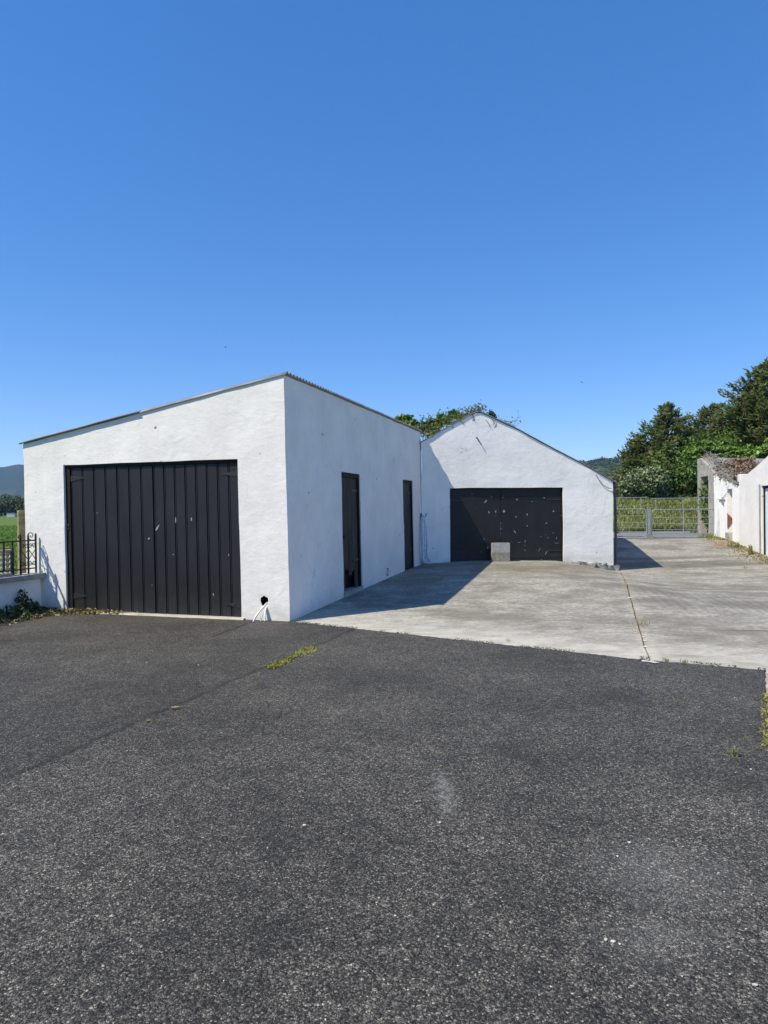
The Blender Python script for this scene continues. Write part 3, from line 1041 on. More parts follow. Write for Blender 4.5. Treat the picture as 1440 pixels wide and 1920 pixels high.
for (a, b, z0, z1) in ((s_l - jamb + .004, s_l + .02, -.1, zdoor + .02), (s_r + .004, s_l - jamb, zdoor - .05, zdoor + .02), (s_r - .02, s_r + .006, -.1, zdoor)):
    box(bm, HP((a + b) / 2, (z0 + z1) / 2, .07), b - a, .06, z1 - z0, V2, .004)
fr = build('door_frame', bm, DARKW, shed)
bm = bmesh.new()                               # bolt keeper and bar on the left frame
s, z = front_st(127, 992)
tube(bm, [HP(s + .08, z - .19 + .19, .03), HP(s - .02, z + .005, .03)], .006, 6)
s, z = front_st(127, 985); box(bm, HP(s, z, .035), .05, .012, .035, V2, .003)
build('latch', bm, HINGE, fr)
bm = bmesh.new()                               # worn concrete sill
n = 26
prev = None
for i in range(n + 1):
    s = s_r - .06 + (s_l - s_r - .2) * i / n
    o = -.03 - .035 * (1 + noise.noise(Vector((i * .4, 1, 1))))
    row = [bm.verts.new(HP(s, .034, .14)), bm.verts.new(HP(s, .034, o + .02)), bm.verts.new(HP(s, .003, o))]
    if prev:
        for k in range(2): bm.faces.new((prev[k], row[k], row[k + 1], prev[k + 1]))
    prev = row
build('threshold', bm, CONC, shed)

SP = lambda s, z, back=0.0: Vector((CR.x + U2.x * s - SN2.x * back, CR.y + U2.y * s - SN2.y * back, z))
# first narrow side door: weathered planks, rotten hole at the foot
bm = bmesh.new()
a, b, top = D1
zf = zg(*(CR + U2 * (a + .5))) + .05
w = (b - a - .12)
npl = 5
for i in range(npl):
    l = a + .06 + w * i / npl; r = l + w / npl - .006
    j = random.uniform(0, .006)
    zb = zf + (.34 + .08 * math.sin(i * 2.1) if i in (1, 2, 3) else .02)
    nseg = 6
    A = [SP(l, zb + random.uniform(-.02, .05), .055 + j), SP((l + r) / 2, zb + random.uniform(-.05, .03), .055 + j), SP(r, zb + random.uniform(-.02, .05), .055 + j), SP(r, top - .09, .055 + j), SP(l, top - .09, .055 + j)]
    B = [q + Vector((-SN2.x, -SN2.y, 0)) * .025 for q in A]
    A = [bm.verts.new(q) for q in A]; B = [bm.verts.new(q) for q in B]
    bm.faces.new(A); bm.faces.new(B)
    for k in range(5): bm.faces.new((A[k], A[(k + 1) % 5], B[(k + 1) % 5], B[k]))
d1 = build('door', bm, DOORW, shed, label='weathered plank door rotted away at the foot')
for zz in (top - .32, zf + .55):
    bm = bmesh.new(); box(bm, SP(b - .22, zz, .049), .34, .008, .035, U2)
    build('hinge', bm, HINGE, d1)
bm = bmesh.new()
box(bm, SP(a + .13, zf + 1.0, .045), .09, .02, .09, U2, .004)
tube(bm, [SP(a + .10, zf + 1.02, .03), SP(a + .2, zf + 1.02, .03)], .01, 6)
build('latch', bm, DARK, d1)
bm = bmesh.new()
box(bm, SP(a + .03, (zf + top) / 2, .055), .055, .07, top - zf + .1, U2, .004)
box(bm, SP(b - .03, (zf + top) / 2, .055), .055, .07, top - zf + .1, U2, .004)
box(bm, SP((a + b) / 2, top - .045, .055), b - a - .12, .07, .085, U2, .004)
build('door_frame', bm, DARKW, shed)
bm = bmesh.new()
box(bm, SP((a + b) / 2, zf - .1, .09), b - a + .02, .22, .26, U2, .01)
build('threshold', bm, GREYC, shed)
bm = bmesh.new()                               # black sheet painting the unlit interior behind the rotten foot
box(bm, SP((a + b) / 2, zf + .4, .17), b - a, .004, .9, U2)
build('interior_dark_sheet', bm, DARK, shed)
# second side door
a, b, top = D2
zf2 = zg(*(CR + U2 * (a + .5))) + .02
bm = bmesh.new()
w = b - a - .10
for i in range(5):
    l = a + .05 + w * i / 5
    box(bm, SP(l + w / 10, (zf2 + top - .07) / 2, .06 + random.uniform(0, .005)), w / 5 - .005, .025, top - .07 - zf2, U2, .002)
d2 = build('door', bm, DOORP, shed, label='black painted narrow plank door nearest the hose')
for zz in (top - .3, zf2 + .45):
    bm = bmesh.new(); box(bm, SP(b - .2, zz, .043), .3, .008, .035, U2)
    build('hinge', bm, HINGE, d2)
bm = bmesh.new()
tube(bm, [SP(a + .14, zf2 + .95, .03), SP(a + .14, zf2 + 1.08, .03)], .010, 6)
build('handle', bm, GALV, d2)
bm = bmesh.new()
box(bm, SP(a + .024, (zf2 + top) / 2, .055), .045, .08, top - zf2 + .1, U2, .003)
box(bm, SP(b - .024, (zf2 + top) / 2, .055), .045, .08, top - zf2 + .1, U2, .003)
box(bm, SP((a + b) / 2, top - .035, .055), b - a - .10, .08, .065, U2, .003)
build('door_frame', bm, DARKW, shed)

# the old shed leans slightly to the left
for ch in shed.children_recursive:
    for v in ch.data.vertices:
        k = .014 * max(0, v.co.z)
        v.co.x += V2.x * k; v.co.y += V2.y * k
# cables out of the hole
fx = [front_st(485, 1166)[0], front_st(495, 1166)[0], front_st(502, 1166)[0]]
labs = ['white cable hanging from the wall hole, the one that swings furthest left', 'white cable hanging from the wall hole, between the other two', 'white cable hanging from the wall hole, nearest the shed corner']
for k, (s1, lb) in enumerate(zip(fx, labs)):
    bm = bmesh.new()
    s0 = hs - .035 + .004 * k
    out = (.16, .10, .09)[k]
    P = []
    for q in np.linspace(0, 1, 14):
        z = hz - .03 + .03 * math.sin(min(1, q * 4) * math.pi) * .4 - (hz - .03 - .018) * q ** 1.35
        P.append(HP(s0 + (s1 - s0) * q ** 1.2, z, .10 - (.10 + out) * (1 - (1 - q) ** 2)))
    P = [HP(s0, hz - .03, .14)] + P
    tube(bm, P, .0135, 8)
    tag(build('cable', bm, CABLE, None, (P[-1].x, P[-1].y, P[-1].z), smooth=True), lb, 'cable', 'cables out of the shed wall')


# ================================================================ GABLED GARAGE
GP = lambda s, z, back=0.0: Vector((GA.x + GD.x * s - GN.x * back, GA.y + GD.y * s - GN.y * back, z))
gar = thing('gabled_garage', 'white rendered gabled garage with chipped black double doors', 'garage', (GA.x, GA.y, .2))
pk = gar_st(897, 773); el = gar_st(797, 826); er = gar_st(1149, 903)
ga, gzt = gar_st(843.5, 915.5); gb, _ = gar_st(1056, 914)
GL = er[0]
prof = [(0, el[1] - .05), (el[0], el[1]), (pk[0] - .12, pk[1] - .03), pk, (pk[0] + .12, pk[1] - .03), gar_st(972, 806.5), gar_st(1040, 843.5), gar_st(1097, 873), er]


def gtop(s):
    for (a, za), (b, zb) in zip(prof[:-1], prof[1:]):
        if s <= b: return za + (zb - za) * max(0, s - a) / max(1e-6, b - a)
    return prof[-1][1]


bm = bmesh.new()
wall_panel(bm, GA, GD, GL, -.4, gtop, [(ga, gb, -.4, gzt)], GN, .14, capdepth=.28, amp=.013)
GBD = Vector((.235, .972)).normalized()        # the garage's long sides
GLEN = 8.3
EG = GA + GD * GL
wall_panel(bm, EG, GBD, GLEN, -.4, lambda s: er[1], [], Vector((GBD.y, -GBD.x)), .2, cell=.3, capdepth=.22)
wall_panel(bm, GA + GBD * .05, GBD, GLEN, -.4, lambda s: el[1] - .1, [], Vector((-GBD.y, GBD.x)), .2, cell=.4, capdepth=.22)
bk = GA + GBD * GLEN
wall_panel(bm, bk, GD, GL, -.4, gtop, [], Vector((-GN.x, -GN.y)), .2, cell=.3, capdepth=.22)
bmesh.ops.remove_doubles(bm, verts=bm.verts, dist=.0006)
build('walls', bm, WHITE2, gar, smooth=True)
# roof sheets
bm = bmesh.new()
gprof = [(-.25, el[1] - .17)] + prof[1:-1] + [(er[0] + .10, er[1] - .045)]
for k, (q0, q1) in enumerate(((0, 3), (3, len(gprof) - 1))):
    seg = gprof[q0:q1 + 1]
    rows = []
    for j in range(26):
        t = j / 25
        row = []
        for (s, z) in seg:
            base = GP(s, z + .020, -.03) + Vector((GBD.x, GBD.y, 0)) * (GLEN + .1) * t
            base.z += .012 * noise.noise(Vector((s * 2, t * 20, 7)))
            row.append((bm.verts.new(base + Vector((0, 0, .014))), bm.verts.new(base - Vector((0, 0, .006)))))
        rows.append(row)
    for r0, r1 in zip(rows[:-1], rows[1:]):
        for i in range(len(seg) - 1):
            bm.faces.new((r0[i][0], r0[i + 1][0], r1[i + 1][0], r1[i][0])); bm.faces.new((r0[i][1], r1[i][1], r1[i + 1][1], r0[i + 1][1]))
        for i in (0, len(seg) - 1): bm.faces.new((r0[i][0], r1[i][0], r1[i][1], r0[i][1]))
    for r in (rows[0], rows[-1]):
        for i in range(len(seg) - 1): bm.faces.new((r[i][0], r[i][1], r[i + 1][1], r[i + 1][0]))
bmesh.ops.remove_doubles(bm, verts=bm.verts, dist=.0004)
build('roof', bm, SHEET, gar)
# door leaves
gsc = gar_st(941, 980)[0]
zgd = lambda s: zg(*(GA + GD * s))
chips2 = [(520, 583, 4, 7, 0), (636, 597, 5, 7, 0), (600, 627, 22, 8, 45), (785, 615, 9, 9, 40), (783, 612, 5, 5, 0), (873, 627, 5, 5, 0), (945, 605, 14, 7, -40), (620, 690, 7, 22, 10),
          (660, 686, 8, 14, 0), (709, 685, 14, 16, 0), (712, 687, 10, 5, 30), (780, 716, 7, 12, 0), (845, 703, 8, 12, 0), (1000, 684, 11, 10, 0), (958, 754, 12, 5, 20), (690, 755, 4, 10, 0), (690, 773, 4, 8, 0),
          (690, 790, 4, 9, 0), (690, 812, 3, 7, 0), (690, 830, 3, 6, 0), (845, 770, 6, 9, 0), (772, 805, 25, 7, -60), (833, 862, 4, 16, 0), (832, 885, 3, 8, 0), (832, 915, 4, 8, 0), (590, 850, 7, 12, 0),
          (612, 900, 6, 16, -10), (998, 812, 5, 7, 0), (968, 840, 3, 11, 0), (925, 832, 6, 4, 0), (955, 822, 3, 6, 0), (1018, 843, 8, 7, 0), (918, 910, 26, 3, 62), (957, 930, 36, 4, 58), (703, 603, 7, 6, 0),
          (1046, 708, 7, 4, 0), (1020, 872, 30, 3, -5), (575, 925, 12, 5, 40), (545, 668, 3, 4, 0), (800, 868, 22, 2, 0), (930, 968, 6, 5, 0)]
GB = .075
for li, (a, b) in enumerate(((ga + .03, gsc - .004), (gsc + .004, gb - .03))):
    bm = bmesh.new()
    n = 10
    for z0, z1 in ((-.1, gzt - .03),):
        box(bm, GP((a + b) / 2, (z0 + z1) / 2, GB + .02 + random.uniform(0, .003)), b - a, .03, z1 - z0 - .003, GD, .004)
    for zz in (.35, 1.9):
        box(bm, GP((a + b) / 2, zz, GB + .0035), b - a - .02, .004, .07, GD)
    for (u, v, l, w, an) in chips2:
        s, z = gar_st(720 + u / 3.13, 740 + v / 3.13)
        if a < s < b: chip_faces(bm, GP, GB - .0025, s, z, l * .0046, w * .0046, math.radians(an))
    leaf = build('garage_door', bm, [DOORS, CHIP], gar, label=('right leaf of the black doors, heavily chipped' if li else 'left leaf of the black doors, partly in shade'))
    s_h = a if li == 0 else b
    sg = 1 if li == 0 else -1
    for zz in (.5, 1.85):
        bm = bmesh.new(); box(bm, GP(s_h + sg * .2, zz, GB - .002), .38, .006, .03, GD)
        build('hinge', bm, HINGE, leaf)
bm = bmesh.new()
box(bm, GP(ga + .013, .9, .08), .03, .07, 2.6, GD, .003); box(bm, GP(gb - .013, .9, .08), .03, .07, 2.6, GD, .003)
box(bm, GP((ga + gb) / 2, gzt - .014, .08), gb - ga - .05, .07, .03, GD, .003)
build('door_frame', bm, DARKW, gar)
# rough rubble footing at the right corner
bm = bmesh.new()
stones = [(1092, 1055, .16, .08), (1106, 1057, .15, .09), (1119, 1059, .16, .10), (1129, 1061, .14, .11), (1139, 1063, .17, .12), (1150, 1066, .20, .15), (1079, 1053, .12, .05), (1112, 1062, .10, .06), (1134, 1068, .1, .06)]
for i, (px, py, w, h) in enumerate(stones):
    s, z = gar_st(px, py)
    bm = bmesh.new()
    box(bm, GP(s, z - .03, .05), w * 1.45, .22 + .05 * math.sin(i * 2.3), h * 1.5, GD)
    bmesh.ops.subdivide_edges(bm, edges=bm.edges[:], cuts=2, use_grid_fill=True)
    for v in bm.verts:
        v.co += noise.noise_vector(v.co * 7 + Vector((i * 3.1, 0, 0))) * .055
    build('footing_stone', bm, STONE, gar, smooth=True)
bm = bmesh.new()                                # sagging cable and clip near the right eave
s0, z0 = gar_st(1117, 890); s1, z1 = gar_st(1146, 916)
tube(bm, [GP(s0 + (s1 - s0) * t, z0 + (z1 - z0) * (1 - (1 - t) ** 2.2), -.02) for t in np.linspace(0, 1, 8)], .008, 5)
build('wire', bm, PLASTIC, gar)
bm = bmesh.new()                                # downpipe at the far corner
p = EG + GBD * .10 + Vector((GBD.y, -GBD.x)) * .07
tube(bm, [(p.x, p.y, -.05), (p.x, p.y, er[1] - .12)], .035, 8)
build('downpipe', bm, PLASTIC, gar, smooth=True)
bm = bmesh.new()
pp = EG - GBD * .03 + Vector((GBD.y, -GBD.x)) * .10
qq = pp + GBD * (GLEN + .1)
tube(bm, [(pp.x, pp.y, er[1] - .06), (qq.x, qq.y, er[1] - .06)], .045, 8)
build('gutter', bm, PLASTIC, gar, smooth=True)
bm = bmesh.new()
s0, z0 = gar_st(894, 821); s1, z1 = gar_st(902, 835)
tube(bm, [GP(s0 - .03, z0 + .01, .02), GP(s0, z0, -.04), GP(s1, z1, -.05)], .011, 6)
build('iron_rod', bm, IRON, gar)
# trailing dead tendrils stuck to the gable top
for (x0, y0, x1, y1) in ((882, 772, 889, 790), (911, 788, 918, 800), (921, 785, 926, 795), (928, 788, 924, 798), (804, 815, 812, 820), (862, 789, 870, 796), (887, 775, 884, 786)):
    s0, z0 = gar_st(x0, y0); s1, z1 = gar_st(x1, y1)
    bm = bmesh.new()
    tube(bm, [GP(s0, z0, -.015), GP((s0 + s1) / 2 + .02, (z0 + z1) / 2, -.022), GP(s1, z1, -.015)], .006, 5)
    build('tendril', bm, DEADV, gar)

# ---- plants growing over the garage roof


def roofpt(px, py, depth):
    d = ray(px, py)
    return CAM + d * (depth / d.y)


def vine_heap(name, label, path, n, r, mat, leafmat, nleaf, leafsize, cat='vine', thick=.008):
    p0 = path[0]
    t = thing(name, label, cat, tuple(p0))
    bm = bmesh.new()
    L = len(path)
    cs = []
    for _ in range(n):
        i = random.uniform(0, L - 1.001); k = int(i)
        c = path[k].lerp(path[k + 1], i - k)
        d = (path[k + 1] - path[k]).normalized()
        pts = [c + Vector((random.gauss(0, r), random.gauss(0, r), random.gauss(0, r * .6)))]
        v = d * random.uniform(-.7, 1) + Vector((random.gauss(0, .5), random.gauss(.15, .4), random.gauss(.05, .4)))
        for q in range(4):
            v += Vector((random.gauss(0, .35), random.gauss(.05, .3), random.gauss(-.08, .3)))
            pts.append(pts[-1] + v.normalized() * random.uniform(.05, .12))
        cs += pts
        tube(bm, pts, [thick, thick * .9, thick * .8, thick * .6, thick * .35], 4)
    build('stems', bm, mat, t)
    cs = np.array([tuple(c) for c in cs])
    c = cs[RNG.integers(0, len(cs), nleaf)] + RNG.normal(size=(nleaf, 3)) * .05
    np_quads('leaves', leaf_quads(c, leafsize, .6), leafmat, t)
    return t


path = [roofpt(799, 820, 18.05), roofpt(815, 811, 18.15), roofpt(840, 799, 18.15), roofpt(862, 786, 18.15), roofpt(880, 776, 18.15), roofpt(897, 770, 18.15), roofpt(912, 774, 18.15)]
vine_heap('dead_vine', 'brown stemmed vine trailing along the garage gable edge up to the peak', path[:6], 80, .03, DEADV, LF_MID, 900, .065, thick=.008)
path = [roofpt(776, 806, 19.2), roofpt(790, 808, 19.0), roofpt(802, 806, 18.8), roofpt(812, 803, 18.6)]
vine_heap('bramble', 'tangle of brown bramble in the gap between the shed and garage roofs', path, 90, .08, DEADV, LF_DEAD, 350, .07)


def pxblob(px, py, depth, rx, ry):
    p = roofpt(px, py, depth); k = depth / FPX
    return (p.x, p.y, p.z, rx * k, rx * k * .9, ry * k)


bush('ivy_bush', 'dense yellow green ivy bush rising behind the shed roof eave', 'plant', [pxblob(757, 789, 19.5, 15, 13), pxblob(773, 797, 19.3, 12, 12), pxblob(745, 791, 19.6, 9, 8)], LF_IVY, 2200, .085, roofpt(765, 812, 19.4))
bush('roof_shrub', 'pale green leafy shrub on the garage roof just left of the peak', 'plant', [pxblob(849, 777, 19.0, 10, 9), pxblob(861, 781, 18.9, 9, 6), pxblob(842, 783, 19, 6, 6)], LF_GRN, 800, .075, roofpt(850, 795, 18.9))
bush('low_ivy', 'low mixed green growth on the garage roof slope below the pale shrub', 'plant', [pxblob(820, 793, 18.6, 14, 11), pxblob(836, 788, 18.6, 12, 9), pxblob(804, 799, 18.7, 12, 10), pxblob(826, 784, 18.7, 8, 9), pxblob(790, 800, 18.8, 9, 9)], LF_GRN, 1900, .07, roofpt(820, 806, 18.5))
bush('roof_sprig', 'small green sprig on the garage roof right of the peak', 'plant', [pxblob(920, 775, 18.4, 6, 6), pxblob(926, 780, 18.4, 4, 4)], LF_MID, 170, .07, roofpt(921, 783, 18.3))
path = [roofpt(930, 783, 18.3), roofpt(945, 792, 18.3), roofpt(960, 799, 18.3), roofpt(972, 805, 18.3)]
vine_heap('ivy_trail', 'thin ivy trail creeping down the right slope of the garage roof', path, 26, .025, DEADV, LF_MID, 120, .05, thick=.006)
t = thing('tall_weed', 'tall thin seeding weeds standing between the ivy bush and low growth', 'weed', tuple(roofpt(800, 806, 18.9)))
bm = bmesh.new(); cs = []
for (x0, y0, x1, y1) in ((790, 806, 796, 778), (792, 806, 789, 782), (800, 806, 803, 777), (806, 804, 808, 779), (817, 800, 823, 770), (820, 800, 829, 771), (826, 798, 834, 778), (876, 780, 879, 764), (890, 772, 893, 759), (874, 782, 873, 768), (903, 771, 905, 764), (797, 806, 800, 786)):
    a = roofpt(x0, y0, 18.7); b = roofpt(x1, y1, 18.7 + random.uniform(-.2, .2)); m = a.lerp(b, .6) + Vector((random.uniform(-.05, .05), 0, 0))
    tube(bm, [a, m, b], [.008, .006, .003], 4)
    for q in range(12): cs.append(tuple(m.lerp(b, random.uniform(0, 1)) + Vector((random.gauss(0, .03), random.gauss(0, .03), random.gauss(0, .03)))))
build('stems', bm, DEADV, t)
np_quads('leaves', leaf_quads(np.array(cs), .07, .45, np.tile([0, 0, .6], (len(cs), 1))), LF_MID, t)


# ================================================================ SMALL THINGS IN THE YARD
def hollow_block(bm, c, ax, L=.445, D=.22, H=.232, hollow=True):
    X = Vector((ax.x, ax.y, 0)); Y = Vector((-ax.y, ax.x, 0))
    if not hollow:
        box(bm, c, L, D, H, ax, .006); return
    xs_ = [-L / 2, -L / 2 + .035, -.018, .018, L / 2 - .035, L / 2]; ys_ = [-D / 2, -D / 2 + .035, D / 2 - .035, D / 2]
    V = {}
    for k, z in enumerate((-H / 2, H / 2)):
        for i, x in enumerate(xs_):
            for j, y in enumerate(ys_):
                V[i, j, k] = bm.verts.new(Vector(c) + X * (x + random.uniform(-.002, .002)) + Y * (y + random.uniform(-.002, .002)) + Vector((0, 0, z + random.uniform(-.002, .002))))
    for i in range(5):
        for j in range(3):
            hole = j == 1 and i in (1, 3)
            if not hole:
                bm.faces.new((V[i, j, 1], V[i + 1, j, 1], V[i + 1, j + 1, 1], V[i, j + 1, 1]))
                bm.faces.new((V[i, j, 0], V[i, j + 1, 0], V[i + 1, j + 1, 0], V[i + 1, j, 0]))
            else:
                loop = [(i, 1), (i + 1, 1), (i + 1, 2), (i, 2)]
                for q in range(4):
                    a, b = loop[q], loop[(q + 1) % 4]
                    bm.faces.new((V[a[0], a[1], 0], V[b[0], b[1], 0], V[b[0], b[1], 1], V[a[0], a[1], 1]))
    for i in range(5):
        for j in (0, 3): bm.faces.new((V[i, j, 0], V[i + 1, j, 0], V[i + 1, j, 1], V[i, j, 1]))
    for j in range(3):
        for i in (0, 5): bm.faces.new((V[i, j, 0], V[i, j + 1, 0], V[i, j + 1, 1], V[i, j, 1]))


bp = gp(940, 1053)
bax = Vector((1, .02)).normalized()
c0 = Vector((bp.x + .0, bp.y + .13, zg(bp.x, bp.y) + .118))
bm = bmesh.new(); hollow_block(bm, c0, bax, .45, hollow=False)
tag(build('concrete_block', bm, BLOCKD, None, (c0.x, c0.y, c0.z - .116)), 'darker mossy concrete block on the ground under the hollow one', 'block')
bm = bmesh.new(); hollow_block(bm, c0 + Vector((.006, .004, .236)), bax, .44)
tag(build('concrete_block', bm, BLOCK, None, (c0.x, c0.y, c0.z + .12)), 'pale grey hollow concrete block stacked on the mossy block by the garage doors', 'block')

# hose looped on a wall hook in the corner
hs0, hz0 = side_st(787, 968)
hk = thing('wall_hook', 'small dark hook on the shed wall holding the looped hose', 'hook', tuple(SP(hs0 + .15, 1.45)))
bm = bmesh.new()
tube(bm, [SP(hs0 + .15, 1.46, .02), SP(hs0 + .15, 1.44, -.10), SP(hs0 + .15, 1.47, -.13), SP(hs0 + .15, 1.53, -.13)], .012, 6)
build('hook_bar', bm, IRON, hk)
bm = bmesh.new(); box(bm, SP(hs0 + .15, 1.46, -.004), .08, .01, .14, U2, .003)
build('plate', bm, IRON, hk)
zfl = zg(*(CR + U2 * (hs0 + .1) + SN2 * .1))
hose = thing('hose', 'pale blue garden hose hanging in long loops in the shed corner', 'hose', tuple(SP(hs0 + .15, zfl)))
for m_, cols, spec in ((HOSE, 'coil', [(0, .07, 1.44, .03), (.03, .12, 1.45, .07), (-.06, .17, 1.43, .05), (.07, .10, 1.40, .11), (-.03, .21, 1.46, .10)]), (HOSEB, 'inner_coil', [(.02, .06, 1.40, .07), (.04, .09, 1.41, .05)])):
    bm = bmesh.new()
    for (o, hw, zt_, out) in spec:
        P = []
        zb_ = zfl + random.uniform(.02, .16)
        for q in range(28):
            a = 2 * math.pi * q / 28
            x = math.sin(a) * hw * (1.0 - .25 * math.cos(a)); z = (zt_ + zb_) / 2 + math.cos(a) * (zt_ - zb_) / 2
            P.append(SP(hs0 + .13 + o * (1 - math.cos(a)) * .5 + x + .012 * math.sin(3 * a + o * 40), z, -out - .012 * math.sin(2 * a + o * 60)))
        tube(bm, P, .0125, 6, closed=True)
    if cols == 'coil':
        tube(bm, [SP(hs0 + .0, .9, -.1), SP(hs0 - .05, .4, -.12), SP(hs0 - .03, zfl + .05, -.14), SP(hs0 + .1, zfl + .02, -.2), SP(hs0 + .28, zfl + .02, -.22), SP(hs0 + .33, zfl + .12, -.16), SP(hs0 + .3, .5, -.1)], .0125, 6)
    build(cols, bm, m_, hose, smooth=True)

# ---- field gates
GZ = .40


def gatept(px, py):
    p = plane_hit(px, py, Vector((9.0, 26.55)), Vector((-.12, -.9928)))
    return p


def gate(name, label, x0, x1, round_left, round_right, mids, bars, ytop, ybot, ext):
    p0 = gatept(x0, ybot); p1 = gatept(x1, ybot)
    zt_ = (gatept(x0, ytop).z + gatept(x1, ytop).z) / 2; zb_ = (p0.z + p1.z) / 2
    t = thing(name, label, 'gate', (p0.x, p0.y, zb_), 'galvanised field gates')
    d = Vector((p1.x - p0.x, p1.y - p0.y)); L = d.length; d.normalize()
    Q = lambda s, z, o=0.0: Vector((p0.x + d.x * s - d.y * o, p0.y + d.y * s + d.x * o, z))
    bm = bmesh.new()
    R = .16
    loop = []
    for (cx, cz, a0, rd) in ((R, zt_ - R, 180, round_left), (L - R, zt_ - R, 90, round_right), (L - R, zb_ + R, 0, round_right), (R, zb_ + R, -90, round_left)):
        if rd:
            for k in range(6):
                a = math.radians(a0 - 90 * k / 5)
                loop.append(Q(cx + R * math.cos(a), cz + R * math.sin(a)))
        else:
            a = math.radians(a0 - 45)
            loop.append(Q(cx + (R if math.cos(a) > 0 else -R), cz + (R if math.sin(a) > 0 else -R)))
    tube(bm, loop, .021, 8, closed=True)
    build('gate_frame', bm, GALV, t, smooth=True)
    for yb in bars:
        z = (gatept(x0, yb).z + gatept(x1, yb).z) / 2
        bm = bmesh.new(); tube(bm, [Q(.02, z), Q(L - .02, z)], .0135, 6)
        build('bar', bm, GALV, t, smooth=True)
    for xm in mids:
        s = (gatept(xm, 980).xy - p0.xy).dot(d)
        bm = bmesh.new(); box(bm, Q(s, (zt_ + zb_) / 2, -.016), .045, .012, zt_ - zb_ - .03, d)
        build('upright', bm, GALV, t)
    ey, ex = ext
    ze = (gatept(x0, ey).z + gatept(x1, ey).z) / 2
    for xe in ex:
        s = (gatept(xe, 980).xy - p0.xy).dot(d)
        bm = bmesh.new(); tube(bm, [Q(s, zt_ + .005), Q(s, ze - .005)], .013, 6)
        build('upright', bm, GALV, t, smooth=True)
    bm = bmesh.new(); tube(bm, [Q(.0, ze), Q(L, ze)], .014, 6)
    build('top_rail', bm, GALV, t, smooth=True)
    return t


gate('field_gate', 'wide galvanised bar gate beside the white outbuilding, right of the gate post', 1222, 1339, True, False, [1281], [970, 982, 993, 1000.5], 955, 1007.5, (934, [1230, 1281, 1337]))
gate('field_gate', 'short galvanised bar gate beside the gabled garage, left of the gate post', 1156, 1212.5, False, True, [], [967.5, 980.5, 990, 998], 954.3, 1005.5, (933, [1157, 1202]))
p = gatept(1217, 1009)
t = thing('gate_post', 'stout galvanised post standing between the two field gates', 'post', (p.x, p.y, zg(p.x, p.y)))
bm = bmesh.new(); box(bm, (p.x, p.y, (p.z + 1.51) / 2 + .0), .11, .11, 1.53 - p.z + .1, (1, .1), .012)
build('post', bm, GALV, t)
bm = bmesh.new(); box(bm, (p.x, p.y, 1.56), .125, .125, .02, (1, .1), .004)
build('post_cap', bm, GALV, t)
p2 = gatept(1153.5, 1006)
t = thing('gate_post', 'thin galvanised hanging post at the garage corner', 'post', (p2.x, p2.y, zg(p2.x, p2.y)))
bm = bmesh.new(); tube(bm, [(p2.x, p2.y, .2), (p2.x, p2.y, 1.98)], .032, 8)
build('post', bm, GALV, t, smooth=True)
for zz in (.62, 1.38):
    bm = bmesh.new(); box(bm, (p2.x + .06, p2.y - .02, zz), .12, .03, .05, None, .004)
    build('hinge', bm, IRON, t)


# ================================================================ RIGHT OUTBUILDING
FP = lambda s, z, back=0.0: Vector((FA.x + FW.x * s - FN.x * back, FA.y + FW.y * s - FN.y * back, z))
outb = thing('white_outbuilding', 'white rendered farm outbuilding with a pale door at the right edge', 'outbuilding', (FA.x, FA.y, 0))
sv, zv = fac_st(1385.5, 903); s1340, z1340 = fac_st(1440, 855)
slope = (z1340 - zv - .0) / (s1340 - sv)
w_s0 = -5.2


def otop(s): return zv + slope * (s - sv)


dr0, dzt = fac_st(1427, 911)
dl = dr0 - 1.9
bm = bmesh.new()
o_ = FA + FW * w_s0
wall_panel(bm, o_, FW, sv - w_s0 - .0, -.3, lambda q: otop(q + w_s0), [(dl - w_s0, dr0 - w_s0, -.3, dzt)], FN, .12, capdepth=.3, ends=(1, 1))
bmesh.ops.remove_doubles(bm, verts=bm.verts, dist=.0006)
ob2 = o_ - FN * 5.5
wall_panel(bm, o_, -FN, 5.5, -.3, lambda q: otop(w_s0) - .0, [], -FW, .2, cell=.5, capdepth=.2)
build('walls', bm, WHITE, outb, smooth=True)
bm = bmesh.new()
A = [FP(w_s0 - .1, otop(w_s0) + .04, .06), FP(sv + .02, otop(sv) + .03, .06), FP(sv + .02, otop(sv) - .1, 5.6), FP(w_s0 - .1, otop(w_s0) - .1, 5.6)]
vsA = [bm.verts.new(q) for q in A]; vsB = [bm.verts.new(q - Vector((0, 0, .03))) for q in A]
bm.faces.new(vsA); bm.faces.new(vsB)
for k in range(4): bm.faces.new((vsA[k], vsA[(k + 1) % 4], vsB[(k + 1) % 4], vsB[k]))
build('roof', bm, SHEET, outb)
bm = bmesh.new()
for i in range(3):
    w = (dr0 - dl - .12) / 3
    box(bm, FP(dl + .06 + w * (i + .5), (dzt - .08) / 2, .115), w - .004, .03, dzt - .09, FW, .002)
d3 = build('door', bm, PALED, outb)
bm = bmesh.new(); tube(bm, [FP(dl + .3, .95, .07), FP(dl + .3, 1.1, .07)], .012, 6)
build('handle', bm, IRON, d3)
bm = bmesh.new()
box(bm, FP((dl + dr0) / 2, dzt - .03, .09), dr0 - dl, .1, .06, FW, .003)
box(bm, FP(dr0 - .03, dzt / 2 - .04, .095), .05, .07, dzt - .06, FW, .003)
build('door_frame', bm, DARKW, outb)
bm = bmesh.new(); tube(bm, [FP(dr0 + .06, 0, -.025), FP(dr0 + .06, dzt + .05, -.025)], .022, 6)
build('pipe', bm, GALV, outb, smooth=True)
bm = bmesh.new(); box(bm, FP(sv + .02, zv + .12, .15), .36, .3, .26, FW, .02)
build('parapet_stub', bm, WHITE, outb)

